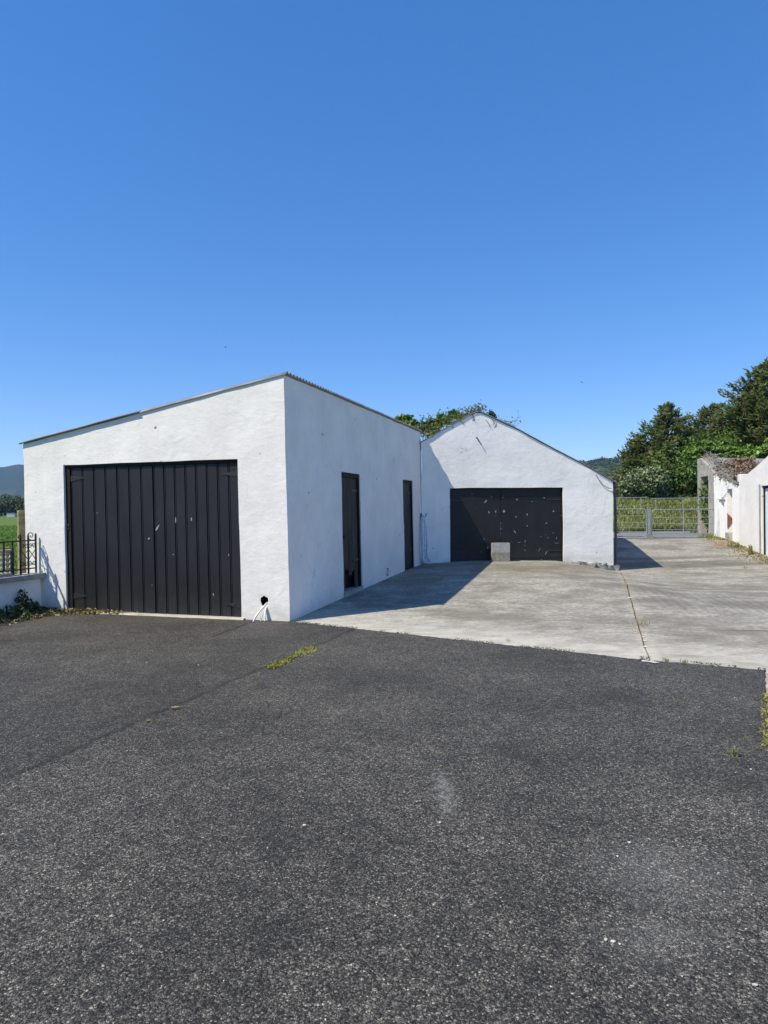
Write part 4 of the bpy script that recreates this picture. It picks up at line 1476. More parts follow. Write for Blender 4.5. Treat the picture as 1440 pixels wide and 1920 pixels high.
# lower lean-to with grey concrete end
lean = thing('lean_to', 'lower white lean-to with narrow open doorway and bare grey concrete end by the gate', 'outbuilding', tuple(FP(sv, 0)))
s_w0 = sv + .002
sW, zW = fac_st(1338.5, 886); sP, zP = fac_st(1313, 859); sE, zE = fac_st(1307.5, 862)
zlo = fac_st(1385, 912)[1]
fd0, _ = fac_st(1373, 950); fd1, fdz = fac_st(1363, 917)
wi0, wz0 = fac_st(1358, 950); wi1, wz1 = fac_st(1351, 940)


def ltop(s): return zlo + (zW - zlo) * (s - s_w0) / (sW - s_w0)


bm = bmesh.new()
wall_panel(bm, FA + FW * s_w0, FW, sW - s_w0, -.2, lambda q: ltop(q + s_w0) if q + s_w0 < sW - .75 else min(ltop(q + s_w0), zW - .02), [(fd0 - s_w0, fd1 - s_w0, -.2, fdz), (wi0 - s_w0, wi1 - s_w0, wz0, wz1)], FN, .42, capdepth=.35, ends=(1, 0), amp=.012)
wall = build('walls', bm, WHITE2, lean, smooth=True)
bm = bmesh.new()
go0, goz = fac_st(1327.5, 892); go1, _ = fac_st(1313, 900)


def etop(s):
    if s < sP: return zW - .02 + (zP - zW + .02) * ((s - sW) / (sP - sW)) ** 1.0
    return zP + (zE - zP) * (s - sP) / max(.01, sE - sP)


wall_panel(bm, FA + FW * (sW + .002), FW, sE - sW, -.2, lambda q: etop(q + sW), [(go0 - sW, go1 - sW, -.2, goz)], FN, .30, capdepth=.30, ends=(1, 1), amp=.02)
build('concrete_end', bm, GREYC, lean, smooth=True, label='bare grey concrete end wall with an open doorway full of ivy')
bm = bmesh.new()
A = [FP(s_w0 + .05, ltop(s_w0) - .02, .10), FP(sW, ltop(sW) - .02, .10), FP(sP, zP + .03, .1), FP(sP, zP - .2, 4.6), FP(s_w0 + .05, ltop(s_w0) - .1, 4.6)]
vsA = [bm.verts.new(q) for q in A]; vsB = [bm.verts.new(q - Vector((0, 0, .035))) for q in A]
bm.faces.new(vsA); bm.faces.new(vsB)
for k in range(5): bm.faces.new((vsA[k], vsA[(k + 1) % 5], vsB[(k + 1) % 5], vsB[k]))
bmesh.ops.triangulate(bm, faces=bm.faces[:2])
build('roof', bm, SHEET, lean)
bm = bmesh.new()                                   # uneven slate edge
for i in range(22):
    s = s_w0 + .15 + (sW - s_w0 - .6) * i / 22
    bm = bmesh.new()
    box(bm, FP(s, ltop(s) + .055 + random.uniform(-.015, .02), .05 + random.uniform(-.02, .05)), .19, .22, .03, FW, .004)
    build('slate', bm, BLOCKD, lean)
bm = bmesh.new()                                   # black sheet painting the unlit inside of the open doorway
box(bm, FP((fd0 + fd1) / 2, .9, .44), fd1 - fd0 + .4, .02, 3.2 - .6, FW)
build('doorway_dark_sheet', bm, DARK, lean)
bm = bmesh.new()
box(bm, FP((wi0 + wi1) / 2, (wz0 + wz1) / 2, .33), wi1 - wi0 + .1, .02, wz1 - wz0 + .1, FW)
w_ = build('window', bm, DARK, lean)  # black plate painting the shade inside the window opening
bm = bmesh.new()
box(bm, FP((wi0 + wi1) / 2, (wz0 + wz1) / 2, .30), .03, .03, wz1 - wz0 - .02, FW)
box(bm, FP((wi0 + wi1) / 2, wz1 + .07, -.02), wi1 - wi0 + .35, .06, .035, FW, .004)
build('window_frame', bm, GREYC, w_)
bm = bmesh.new()                                   # broken brick patch on the far door reveal
m0 = [(.0, 1.34), (.19, 1.12), (.0, .80)]
A = [bm.verts.new(FP(fd1 - .035, z + .02, b)) for b, z in m0]; B = [bm.verts.new(FP(fd1 + .02, z, b)) for b, z in m0]
bm.faces.new(A); bm.faces.new(B)
for k in range(3): bm.faces.new((A[k], A[(k + 1) % 3], B[(k + 1) % 3], B[k]))
build('brick_patch', bm, BRICK, lean)
bm = bmesh.new()
s0, z0 = fac_st(1363, 917); s1, z1 = fac_st(1357, 933)
tube(bm, [FP(s0, z0 - .15, -.02), FP(s1, z1, -.02), FP(s1 + .3, z1, -.02)], .008, 5)
build('wire', bm, PLASTIC, lean)
# threshold stones
p = FP((fd0 + fd1) / 2, 0); zt_ = zg(p.x, p.y)
bm = bmesh.new(); box(bm, FP(fd0 + .30, zt_ + .12, .12), .62, .45, .34, FW, .02)
tag(build('step_block', bm, GREYC, None, tuple(FP(fd0 + .3, zt_, .12))), 'grey concrete step block in the narrow white doorway', 'step')
p = gp(1356, 1024)
bm = bmesh.new(); vs_ = box(bm, (p.x, p.y + .15, zg(p.x, p.y) + .085), .32, .42, .19, (FW.y, -FW.x), .012)
for v in bm.verts: v.co = wob(v.co, .012, 4)
tag(build('stone_block', bm, TANSTONE, None, (p.x, p.y + .15, zg(p.x, p.y))), 'tan stone block lying on the drive before the white doorway', 'stone')

# plants over the outbuilding roofs
bl = []
for i in range(11):
    px = 1300 + i * 17
    bl.append(pxblob(px, 851 - 9 * math.sin(i * .75) - i * 1.1, 33.2 - i * .28, 17, 13 + 4 * math.sin(i * 2.3)))
bush('roof_ivy', 'bright green ivy mound spreading over the back of the outbuilding roofs', 'ivy', bl, LF_IVY, 14000, .17, tuple(roofpt(1370, 880, 32)), shell=.5)
def leanz(a): return ltop(a) if a < sW else zW + (zP - zW) * (a - sW) / (sP - sW)


bl = []
for a, b, lift, r in ((3.7, .55, .12, .50), (4.3, .35, .06, .36), (4.4, 1.1, .22, .6), (5.0, .6, .10, .5), (5.2, 1.4, .26, .6), (5.7, .35, .04, .4), (5.9, 1.0, .16, .55), (6.6, .55, .10, .5), (6.8, 1.4, .2, .55), (7.3, .8, .12, .5), (3.9, 1.5, .42, .6), (3.5, 2.2, .75, .6), (4.6, 2.2, .5, .6), (8.0, 1.3, .12, .5)):
    q = FP(a, leanz(a) + lift, b)
    bl.append((q.x, q.y, q.z, r, r, r * .42))
bush('dead_ivy', 'heap of brown dead ivy lying in the dip between the outbuilding roofs', 'ivy', bl, LF_DEAD, 11000, .12, tuple(FP(4.6, leanz(4.6), .8)), shell=.3)
q = [FP(a, leanz(a) + .10, b) for a, b in ((9.3, .25), (8.6, .35), (8.0, .45), (7.4, .40), (6.6, .25), (5.8, .18), (5.0, .16), (4.2, .14))]
vine_heap('dry_branches', 'grey dry branches draped over the top of the bare concrete end wall', q, 330, .10, GREYC, LF_GREYT, 700, .09, cat='branches', thick=.011)
q = FP((go0 + go1) / 2, 0)
bush('doorway_ivy', 'green ivy climbing inside the doorway of the bare concrete end wall', 'ivy', [(q.x + .25, q.y + .3, 1.75, .38, .38, .75), (q.x + .35, q.y + .5, 2.35, .25, .3, .4), (q.x + .2, q.y + .1, 1.2, .3, .3, .4)], LF_MID, 1400, .10, (q.x + .3, q.y + .3, .45))


# ================================================================ LEFT: LOW WALL, RAILING, POSTS, FIELD
W0 = Vector((-5.70, 11.27)); WD = Vector((-.28, -.96)).normalized(); WNn = Vector((WD.y, -WD.x))
if WNn.dot(Vector((1, -1))) < 0: WNn = -WNn          # faces the forecourt
WL = 9.0
gw = thing('garden_wall', 'low white rendered boundary wall with a grey cap left of the shed', 'wall', (W0.x, W0.y, 0))
bm = bmesh.new()
wall_panel(bm, W0, WD, WL, -.3, lambda s: .56, [], WNn, .1, cell=.2, capdepth=.2, ends=(1, 1))
q0 = W0 - WNn * .2
wall_panel(bm, q0, WD, WL, -.3, lambda s: .56, [], -WNn, .1, cell=.3, capdepth=0)
build('wall_body', bm, WHITE2, gw, smooth=True)
bm = bmesh.new()
WP = lambda s, z, o=0.0: Vector((W0.x + WD.x * s + WNn.x * o, W0.y + WD.y * s + WNn.y * o, z))
n = 18
for i in range(n):
    a, b = -.06 + (WL + .06) * i / n, -.06 + (WL + .06) * (i + 1) / n - .006
    box(bm, WP((a + b) / 2, .605, -.10), b - a, .34, .082, WD, .008)
build('wall_cap', bm, CAPC, gw)
rail = thing('iron_railing', 'black iron railing with scroll end panel on top of the low boundary wall', 'railing', tuple(WP(0, .646, -.1)))
zr = 1.19
bm = bmesh.new()
box(bm, WP(WL / 2, zr, -.10), WL - .04, .03, .022, WD, .003); box(bm, WP(WL / 2, .73, -.10), WL - .04, .03, .02, WD, .003)
build('rail', bm, IRON, rail)
bm = bmesh.new()
for s in (-.01, .15, .31, 3.0, 6.0, 8.9):
    bm = bmesh.new()
    box(bm, WP(s, .95 if s > .1 else .97, -.10), .024, .024, .64, WD, .003)
    tube(bm, [WP(s, 1.26, -.10), WP(s, 1.31, -.10)], [.016, .004], 6)
    build('post', bm, IRON, rail)
for i in range(52):
    s = .47 + i * .17
    if s > WL - .2: break
    bm = bmesh.new(); box(bm, WP(s, .96, -.10), .02, .02, .46, WD)
    build('baluster', bm, IRON, rail)


def scroll(bm, cs, cz, r0, turns, dirn, ph, o=-.10, th=.008):
    P = []
    for k in range(26):
        q = k / 25; a = ph + dirn * q * turns * 2 * math.pi; r = r0 * (1 - .82 * q)
        P.append(WP(cs + r * math.cos(a), cz + r * math.sin(a), o))
    tube(bm, P, th, 5)


bm = bmesh.new()
for c0_ in (.07, .23):
    for cz, d in ((1.10, 1), (.82, -1)):
        scroll(bm, c0_ - .036, cz, .042, 1.4, d, 0, th=.0065); scroll(bm, c0_ + .036, cz, .042, 1.4, -d, math.pi, th=.0065)
    tube(bm, [WP(c0_ - .07, 1.04, -.10), WP(c0_ + .07, .88, -.10)], .0065, 5); tube(bm, [WP(c0_ + .07, 1.04, -.10), WP(c0_ - .07, .88, -.10)], .0065, 5)
scroll(bm, .09, 1.27, .07, 1.3, 1, -1.5, th=.0065); scroll(bm, .33, 1.25, .045, 1.3, -1, 4.6, th=.0065)
build('scrollwork', bm, IRON, rail)
# pierced cream screen behind the lower half of the railing
scr = thing('pierced_screen', 'cream pierced screen panel behind the black railing on the low wall', 'screen', tuple(WP(.36, .646, -.2)))
for i in range(8):
    bm = bmesh.new()
    a = .36 + i * 1.02
    nx, nz = 11, 4
    for ix in range(nx):
        for iz in range(nz):
            cx = a + .07 + ix * .085; cz = .715 + iz * .082
            P = [WP(cx + .036 * math.cos(k * math.pi / 4), cz + .034 * math.sin(k * math.pi / 4), -.225) for k in range(8)]
            tube(bm, P, .010, 5, closed=True)
            box(bm, WP(cx + .042, cz + .041, -.225), .03, .02, .03, WD)
    box(bm, WP(a + .5, 1.045, -.225), 1.0, .045, .03, WD, .004); box(bm, WP(a + .5, .665, -.225), 1.0, .045, .03, WD, .004)
    build('screen_panel', bm, CREAM, scr)
    bm = bmesh.new(); box(bm, WP(a, .86, -.222), .035, .05, .43, WD, .003)
    build('screen_post', bm, IRON, scr)
# concrete fence posts beyond the wall
def cpost(p, h, w, label, ax):
    t = thing('fence_post', label, 'post', (p[0], p[1], zg(*p)), 'concrete field fence posts')
    bm = bmesh.new(); box(bm, (p[0], p[1], h / 2 - .1), w, w, h + .2, ax, .012)
    for v in bm.verts: v.co = wob(v.co, .008, 5)
    build('post', bm, LICHEN, t)
    for zz in (h - .1, h - .5, h - .9):
        if zz < .2: continue
        bm = bmesh.new(); tube(bm, [(p[0] - .09, p[1] - .09, zz), (p[0] + .05, p[1] - .09, zz + .01)], .004, 4)
        build('wire_tie', bm, IRON, t)


cpost((-6.72, 12.62), 1.69, .135, 'tall lichen covered concrete fence post just left of the shed corner', (.75, .66))
p = roofpt(12.5, 1026, 14.2)
cpost((p.x, p.y), p.z, .10, 'short concrete fence post stub behind the railing, standing in the field', (.75, .66))

# weeds, litter and shrub at the foot of the low wall
def near_wall(a, o, z): return tuple(WP(a, z, o))


bl = [near_wall(a, o, z) + (rx, ry, rz) for a, o, z, rx, ry, rz in ((.42, .16, .12, .17, .15, .15), (.75, .18, .10, .20, .16, .12), (.50, .11, .28, .09, .09, .13), (.95, .2, .09, .17, .16, .11), (.2, .16, .06, .12, .12, .08))]
bush('dark_shrub', 'dark leafy shrub in shade against the low boundary wall', 'shrub', bl, LF_DRK, 1100, .06, near_wall(.5, .18, 0))
pz = gp(92, 1143)
bush('ground_weed', 'low broad leaved weed at the meeting of shed wall and boundary wall', 'weed', [(pz.x - .02, pz.y, .09, .17, .14, .12), (pz.x + .14, pz.y - .03, .06, .13, .10, .08), (pz.x - .16, pz.y - .08, .07, .13, .12, .09)], LF_MID, 420, .07, (pz.x, pz.y, 0))
pts = []
for _ in range(6500):
    t_ = RNG.uniform(0, 1)
    p = np.array(gp(0 + 250 * t_ ** 1.3, 1166 - 18 * min(1, t_ * 2)))
    pts.append(p + np.array([RNG.normal() * .16, RNG.normal() * .26 * (1.15 - .9 * t_), .014 + abs(RNG.normal()) * .022 * (1.6 - t_)]))
lit = np_quads('leaf_litter', leaf_quads(np.array(pts), .055, .55, None), LF_LIT)
tag(lit, 'dry yellow leaf litter and trimmings along the foot of the shed and low wall', 'litter', kind='stuff')

# left field grass
n = 30000
yy = 11.5 + RNG.uniform(0, 1, n) ** 2.2 * 75
xx = -(.50 + RNG.uniform(0, .16, n)) * yy - RNG.uniform(0, 1, n) ** 3 * .2 * yy
keep = ((xx - W0.x) * -WNn.x + (yy - W0.y) * -WNn.y > .35) & ((xx - CR.x) * V2.x + (yy - CR.y) * V2.y > FL + .15)
pts = np.stack([xx, yy, np.array([zg(a, b) for a, b in zip(xx, yy)]) - .02], 1)[keep]
blades('meadow_grass', pts, .26, GRASSL, 'bright green meadow grass in the field left of the shed', 'grass', w=.024, lean=.9)
# right meadow behind the road
n = 42000
yy = 33.4 + RNG.uniform(0, 1, n) ** 1.3 * 17
xx = 6 + RNG.uniform(0, 1, n) * 26
pts = np.stack([xx, yy, np.array([zg(a, b) for a, b in zip(xx, yy)]) - .03], 1)
blades('long_grass', pts, .40, GRASSM, 'long seeding grass in the paddock behind the gates', 'grass', w=.034, lean=.95)


# ================================================================ TREES
def zt(x, y): return zg(x, y) - .1


GT = 'conifers beyond the gates'
conifer('conifer_tree', 'pointed dark conifer standing alone left of the gap, tallest above the gates', 23.0, 55, zt(23, 55), 7.9, 4.5, 3, LF_CON, 1.6, power=.72, group=GT)
conifer('conifer_tree', 'short dense conifer at the left end of the row, lowest beside the hills', 20.8, 55.5, zt(20.8, 55.5), 5.4, 3.0, 4, LF_CON, 1.5, power=.7, group=GT)
conifer('conifer_tree', 'tallest spreading conifer at the right edge of the row', 29.4, 52, zt(29.4, 52), 10.6, 6.6, 5, LF_CON2, 1.35, droop=.18, power=.72, needle=.40, group=GT)
conifer('conifer_tree', 'brownish layered conifer between the pointed tree and the tallest one', 26.6, 55, zt(26.6, 55), 7.8, 4.4, 6, LF_CON2, 1.5, droop=.15, power=.7, group=GT)
conifer('conifer_tree', 'dark conifer partly hidden behind the tallest tree near the outbuilding roof', 31.0, 58, zt(31, 58), 9.4, 4.5, 9, LF_CON, 1.0, droop=.2, group=GT)
GH = 'bushes along the paddock'


def hb(x, y, w, h, label, mat, n, size, name='hedge_bush', lobes=5):
    z0 = zt(x, y)
    bl = [(x, y, z0 + h * .45, w * .5, w * .45, h * .5)]
    for i in range(lobes):
        a = i * 2.4 + x
        bl.append((x + math.cos(a) * w * .38, y + math.sin(a) * w * .3, z0 + h * (.35 + .4 * ((i * .37) % 1)), w * .28, w * .28, h * .26))
    bush(name, label, 'bush', bl, mat, n, size, (x, y, z0), GH)


hb(19.2, 49.8, 3.0, 2.9, 'bush with pale blossom at the left end of the paddock, beside the garage eave', LF_FLOW, 4200, .22)
hb(21.9, 52.5, 4.4, 4.4, 'rounded mid green bush in front of the pointed conifer', LF_MID, 5200, .22)
hb(24.3, 51.5, 4.2, 4.0, 'mid green bush right of the rounded one, left of the bare concrete end wall', LF_MID, 5200, .22)
hb(25.4, 52.5, 4.4, 6.0, 'bright light green bush rising between the two conifer crowns', LF_GRN, 8000, .22)
hb(27.5, 51, 4.6, 4.4, 'broad bush hidden behind the bare concrete end wall', LF_MID, 4200, .24)
hb(31.5, 51, 6.4, 6.2, 'broad bush under the tallest conifer behind the outbuilding', LF_MID, 3500, .26)
# far hedge trees on the left
for i, (x, y, w, h, lb) in enumerate(((-146, 247, 13, 7.2, 'far dark hedgerow tree at the left edge of the photo'), (-137, 250, 12, 8.0, 'far rounded hedgerow tree behind the tiny pale cabin'),
                                     (-129, 248, 10, 7.0, 'far hedgerow tree just left of the shed wall'), (-120, 252, 13, 7.5, 'far hedgerow tree at the shed wall, mostly hidden behind it'),
                                     (-158, 250, 14, 7.4, 'far hedgerow tree just outside the left edge'))):
    z0 = zt(x, y)
    bl = [(x, y, z0 + h * .48, w * .5, w * .45, h * .50)] + [(x + math.cos(k * 2.1 + i) * w * .36, y + math.sin(k * 2.1) * w * .25, z0 + h * (.42 + .10 * k), w * .26, w * .26, h * .24) for k in range(5)]
    bush('hedgerow_tree', lb, 'tree', bl, LF_DRK, 3600, .75, (x, y, z0), 'far hedgerow trees')
p = roofpt(21.5, 957, 238)
cab = thing('field_cabin', 'tiny pale cabin at the far edge of the green field under the dark trees', 'cabin', (p.x, p.y, zg(p.x, p.y)))
z0 = zg(p.x, p.y)
bm = bmesh.new(); box(bm, (p.x, p.y, z0 + .65), 2.6, 1.8, 1.4, (1, .2), .02)
build('cabin_walls', bm, FARWHITE, cab)
bm = bmesh.new(); box(bm, (p.x, p.y, z0 + 1.41), 2.8, 2.0, .12, (1, .2), .02)
build('roof', bm, SHEET, cab)


# ================================================================ HILLS
def hill(name, label, az0, az1, r0, r1, prof, mat, nA=160, nR=26, rough=.06, seed=0):
    bm = bmesh.new()
    rows = []
    for j in range(nR + 1):
        t = j / nR
        row = []
        for i in range(nA + 1):
            a = az0 + (az1 - az0) * i / nA
            r = r0 + (r1 - r0) * t
            x, y = r * math.sin(a), r * math.cos(a)
            hmax = prof(a)
            prof_t = sst(0, .78, t) * (1 - .55 * sst(.80, 1, t))
            z = hmax * prof_t * (1 + rough * 2 * noise.noise(Vector((x / (r0 * .12), y / (r0 * .12), seed)))) + hmax * rough * .35 * noise.noise(Vector((x / (r0 * .025), y / (r0 * .025), seed + 3))) * prof_t
            row.append(bm.verts.new((x, y, z - 2 if t > 0 else -6)))
        rows.append(row)
    for r0_, r1_ in zip(rows[:-1], rows[1:]):
        for i in range(nA):
            bm.faces.new((r0_[i], r0_[i + 1], r1_[i + 1], r1_[i])).smooth = True
    return tag(build(name, bm, mat), label, 'hill', kind='structure')


MT = mat_hill('mountain_cover', (.035, .050, .030), (.085, .105, .045), (.11, .11, .06), 60, 110, .004)
WH = mat_hill('hill_cover', (.024, .036, .018), (.080, .115, .030), (.15, .15, .055), 54, 62, .012)


def pf_left(a):
    d = math.degrees(a)
    return 250 + 7 * math.sin((d + 29.2) * 1.1) + 5 * math.sin(d * 3.1 + 1) - 60 * sst(-26, -18, d)


hill('mountain', 'blue hazy mountain beyond the left field', math.radians(-44), math.radians(-8), 2500, 4600, pf_left, MT, 150, 24, .012, 1)


def pf_right(a):
    d = math.degrees(a)
    return 80 + 1.6 * (d - 17) - 40 * sst(12, 4, d) + 1.5 * math.sin(d * 3.3)


hill('wooded_hill', 'wooded hill with small fields beyond the garage roof', math.radians(2), math.radians(48), 480, 1500, pf_right, WH, 180, 40, .02, 8)
# conifer plantation on the wooded hill's crest and hedges below: one far mass
pts = []
for _ in range(9000):
    a = math.radians(RNG.uniform(11, 24)); t = RNG.uniform(0, 1)
    if RNG.uniform() < .6:
        r = RNG.uniform(1130, 1330); s = RNG.uniform(3, 6)
    else:
        r = 560 + (RNG.integers(0, 9)) * 62 + 20 * math.sin(a * 60) + RNG.normal() * 5; s = RNG.uniform(1.5, 3)
    x, y = r * math.sin(a), r * math.cos(a)
    tt = (r - 480) / (1500 - 480)
    h = pf_right(a) * sst(0, .78, tt) * (1 - .55 * sst(.80, 1, tt)) * (1 + .04 * noise.noise(Vector((x / 57.6, y / 57.6, 8))))
    pts.append((x, y, h - 2 + s * .45))
pts = np.array(pts)
fw_ = np_quads('woodland', leaf_quads(np.repeat(pts, 2, axis=0) + RNG.normal(size=(len(pts) * 2, 3)) * 1.3, 3.4, .7, np.tile([0, 0, .8], (len(pts) * 2, 1))), LF_DRK)
tag(fw_, 'dark plantation and hedge lines on the distant hill', 'woodland', kind='stuff')


# ================================================================ WEEDS, STICKS, STONES, BIRDS
def gnd(px, py, dz=.012):
    p = gp(px, py); return (p.x, p.y, zg(p.x, p.y) + dz)


tuft('grass_tuft', 'grass tuft on the concrete edge right of the slab joint, left one of the pair', gnd(1250, 1242), 26, .05, .06, GRASSM, group='edge weeds')
tuft('grass_tuft', 'grass tuft on the concrete edge right of the slab joint, right one of the pair', gnd(1281, 1246), 26, .06, .06, GRASSM, group='edge weeds')
tuft('grass_tuft', 'yellow green tuft growing midway along the slab joint', gnd(1204, 1173), 30, .07, .14, LF_YEL, group='edge weeds')
tuft('grass_tuft', 'tiny tuft on the edge between tarmac and concrete near the shed shadow', gnd(953, 1204), 14, .04, .04, GRASSM, group='edge weeds')
tuft('grass_tuft', 'spiky grass tuft alone on the tarmac near the right edge', gnd(1377, 1421), 26, .075, .03, GRASSM, lean=1.0)
tuft('grass_tuft', 'tiny yellow tuft on the tarmac beyond the spiky one', gnd(1400, 1388), 12, .03, .02, LF_YEL, lean=1.0)
tuft('grass_tuft', 'yellow tuft on the tarmac in the middle of the forecourt', gnd(981, 1261), 12, .04, .04, LF_YEL, lean=1.0)
tuft('grass_tuft', 'yellow tuft on the tarmac below the slab joint', gnd(1280, 1320), 12, .035, .035, LF_YEL, lean=1.0)
tuft('grass_tuft', 'small yellow clump on the tarmac left of the mossy strip', gnd(482, 1268), 26, .03, .05, LF_YEL, lean=1.0)
tuft('grass_tuft', 'tall dry weed stems against the white outbuilding wall', gnd(1408, 1040), 16, .36, .10, GRASSM, lean=.7)
tuft('grass_tuft', 'low weed at the outbuilding wall foot left of the tall stems', gnd(1378, 1027), 26, .22, .2, GRASSM)
tuft('grass_tuft', 'weed clump at the end of the wide gate', gnd(1328, 1009), 60, .25, .35, GRASSM)
tuft('grass_tuft', 'straggly weeds on the verge of the road behind the wide gate', gnd(1310, 1000), 70, .35, .7, GRASSM)
tuft('grass_tuft', 'small weed on the drive in front of the white outbuilding', gnd(1398, 1066), 26, .08, .12, GRASSM)
for k, (px, py, h, lb) in enumerate(((703, 1090, .26, 'leafy seedling at the shed side wall, tallest of the row'), (722, 1084, .22, 'leafy seedling at the shed side wall, middle of the row'), (738, 1076, .13, 'small seedling at the shed side wall nearest the second narrow door'), (636, 1120, .12, 'moss and seedling clump at the shed wall left of the first narrow door'))):
    p = gp(px, py); p = (p.x, p.y, zg(p.x, p.y))
    t = thing('seedling', lb, 'weed', p, 'weeds at the shed wall')
    bm = bmesh.new(); cs = []
    for q in range(3):
        e = Vector(p) + Vector((random.gauss(0, .05), random.gauss(0, .05), h * random.uniform(.7, 1.1)))
        tube(bm, [Vector(p), Vector(p).lerp(e, .5) + Vector((random.gauss(0, .015), 0, 0)), e], [.005, .004, .002], 4)
        for w in range(10): cs.append(tuple(Vector(p).lerp(e, random.uniform(.4, 1)) + Vector((random.gauss(0, .03), random.gauss(0, .03), random.gauss(0, .015)))))
    build('stems', bm, BARK, t)
    np_quads('leaves', leaf_quads(np.array(cs), .055, .6), LF_DRK, t)
# yellow moss in the tarmac seam
pts = []
for _ in range(1500):
    q = RNG.uniform(0, 1)
    w = .012 + .035 * (math.exp(-((q - .25) / .14) ** 2) + 1.1 * math.exp(-((q - .82) / .13) ** 2))
    p = gp(506 + (588 - 506) * q, 1256 + (1217 - 1256) * q)
    pts.append((p.x + RNG.normal() * w, p.y + RNG.normal() * w * 1.4, .014 + abs(RNG.normal()) * .008))
tag(np_quads('moss', leaf_quads(np.array(pts), .028, .5, np.tile([0, 0, .5], (len(pts), 1))), LF_YEL), 'yellow green moss strip growing in the tarmac seam', 'moss', kind='stuff')
# verge weeds at the right edge of the frame
pts = []
for _ in range(1200):
    q = RNG.uniform(0, 1); a = gp(1433 + 4 * q, 1305 + 110 * q)
    pts.append((a.x + .01 + abs(RNG.normal()) * .07, a.y + RNG.normal() * .05, .0 + abs(RNG.normal()) * .035))
tag(np_quads('verge_weeds', leaf_quads(np.array(pts), .030, .4, np.tile([0, 0, .6], (len(pts), 1))), LF_YEL), 'green weeds along the right edge of the tarmac', 'weeds', kind='stuff')
# grit and weeds in the crack along the outbuilding
pts = []
for _ in range(1800):
    q = RNG.uniform(0, 1); s = -1.5 + 8.3 * q
    p = FP(s, 0, -abs(RNG.normal()) * .35 - .02)
    pts.append((p.x, p.y, zg(p.x, p.y) + .01 + abs(RNG.normal()) * .012))
tag(np_quads('drive_debris', leaf_quads(np.array(pts), .06, .5), LF_LIT), 'dry debris along the foot of the white outbuilding', 'debris', kind='stuff')
# crumbs of tarmac and dirt broken off along the edge
pts = []
for _ in range(2600):
    q = RNG.uniform(0, 1); a = E0.lerp(E2, q) if q > .8 else E0.lerp(E1, q / .8)
    if noise.noise(Vector((a.x * 2.2, a.y * 2.2, 6))) + .5 * noise.noise(Vector((a.x * 7, a.y * 7, 2))) < .02: continue
    o = RNG.normal() * .035 + .015
    x, y = a.x + .549 * o, a.y + .836 * o
    pts.append((x, y, max(.012, zg(x, y)) + .004))
tag(np_quads('edge_crumbs', leaf_quads(np.array(pts), .013, .8), mat_plain('tarmac_crumbs', (.05, .046, .04), .9, var=.5, scale=50)), 'dark tarmac crumbs along the broken edge of the concrete', 'crumbs', kind='stuff')
# flecks of stone lying loose on the tarmac
bm = bmesh.new()
spots = [(gp(px, py), s) for px, py, s in ((1158, 1612, .009), (1180, 1586, .010), (1408, 1448, .012), (1136, 1770, .010), (1150, 1774, .011), (1162, 1778, .009), (825, 1548, .010), (571, 1553, .010), (711, 1690, .006), (741, 1724, .007), (822, 1763, .005), (955, 1588, .007), (1416, 1856, .011), (345, 1298, .009), (415, 1378, .009), (372, 1250, .01), (240, 1225, .01), (275, 1245, .012))]
rs_ = random.Random(4)
for _ in range(260):
    y = 2.3 + 7.2 * rs_.random() ** 1.2; x = rs_.uniform(-.57, .56) * y
    if (x + 1.4) * .549 + (y - 9.98) * .836 < -.1 and y < 9.5: spots.append((Vector((x, y, 0)), rs_.uniform(.002, .0055)))
for p, s in spots:
    r = bmesh.ops.create_icosphere(bm, subdivisions=1, radius=s * .72)
    sx = rs_.uniform(.7, 1.5)
    for v in r['verts']:
        v.co = Vector((v.co.x * sx, v.co.y, v.co.z * .7)) * rs_.uniform(.8, 1.15) + Vector((p.x, p.y, .012 + s * .5))
tag(build('loose_stones', bm, mat_plain('quartz_grit', (.46, .44, .41), .8, var=.35, scale=30)), 'pale loose grit scattered on the tarmac', 'grit', kind='stuff')
# chalky spill at the foot of the joint and along it
bm = bmesh.new()
for px, py, l, w in ((1218, 1243, .16, .035), (1208, 1242, .07, .03), (1229, 1245, .09, .02), (1209, 1202, .06, .05), (1206, 1195, .05, .04), (1211, 1213, .05, .05), (1180, 1121, .1, .06)):
    p = gp(px, py); n = 11; vs_ = []
    for k in range(n):
        a = 2 * math.pi * k / n
        x, y = p.x + l * .5 * math.cos(a) * random.uniform(.3, 1.2), p.y + w * math.sin(a) * random.uniform(.4, 1.4)
        vs_.append(bm.verts.new((x, y, max(.012 if py > 1238 else -1, zg(x, y)) + .006)))
    f = bm.faces.new(vs_)
tag(build('mortar_flakes', bm, CHIP), 'white mortar flakes along the slab joint', 'flakes', kind='stuff')
# stick at the foot of the garage doors, dry leaves
p0 = gp(206, 1153); p1 = gp(258, 1150)
bm = bmesh.new(); tube(bm, [(p0.x, p0.y, .03), ((p0.x + p1.x) / 2, (p0.y + p1.y) / 2 + .01, .04), (p1.x, p1.y, .035)], [.009, .012, .008], 6)
tag(build('stick', bm, TWIGW, None, (p0.x, p0.y, .02)), 'bare brown stick lying at the foot of the black garage doors', 'stick')


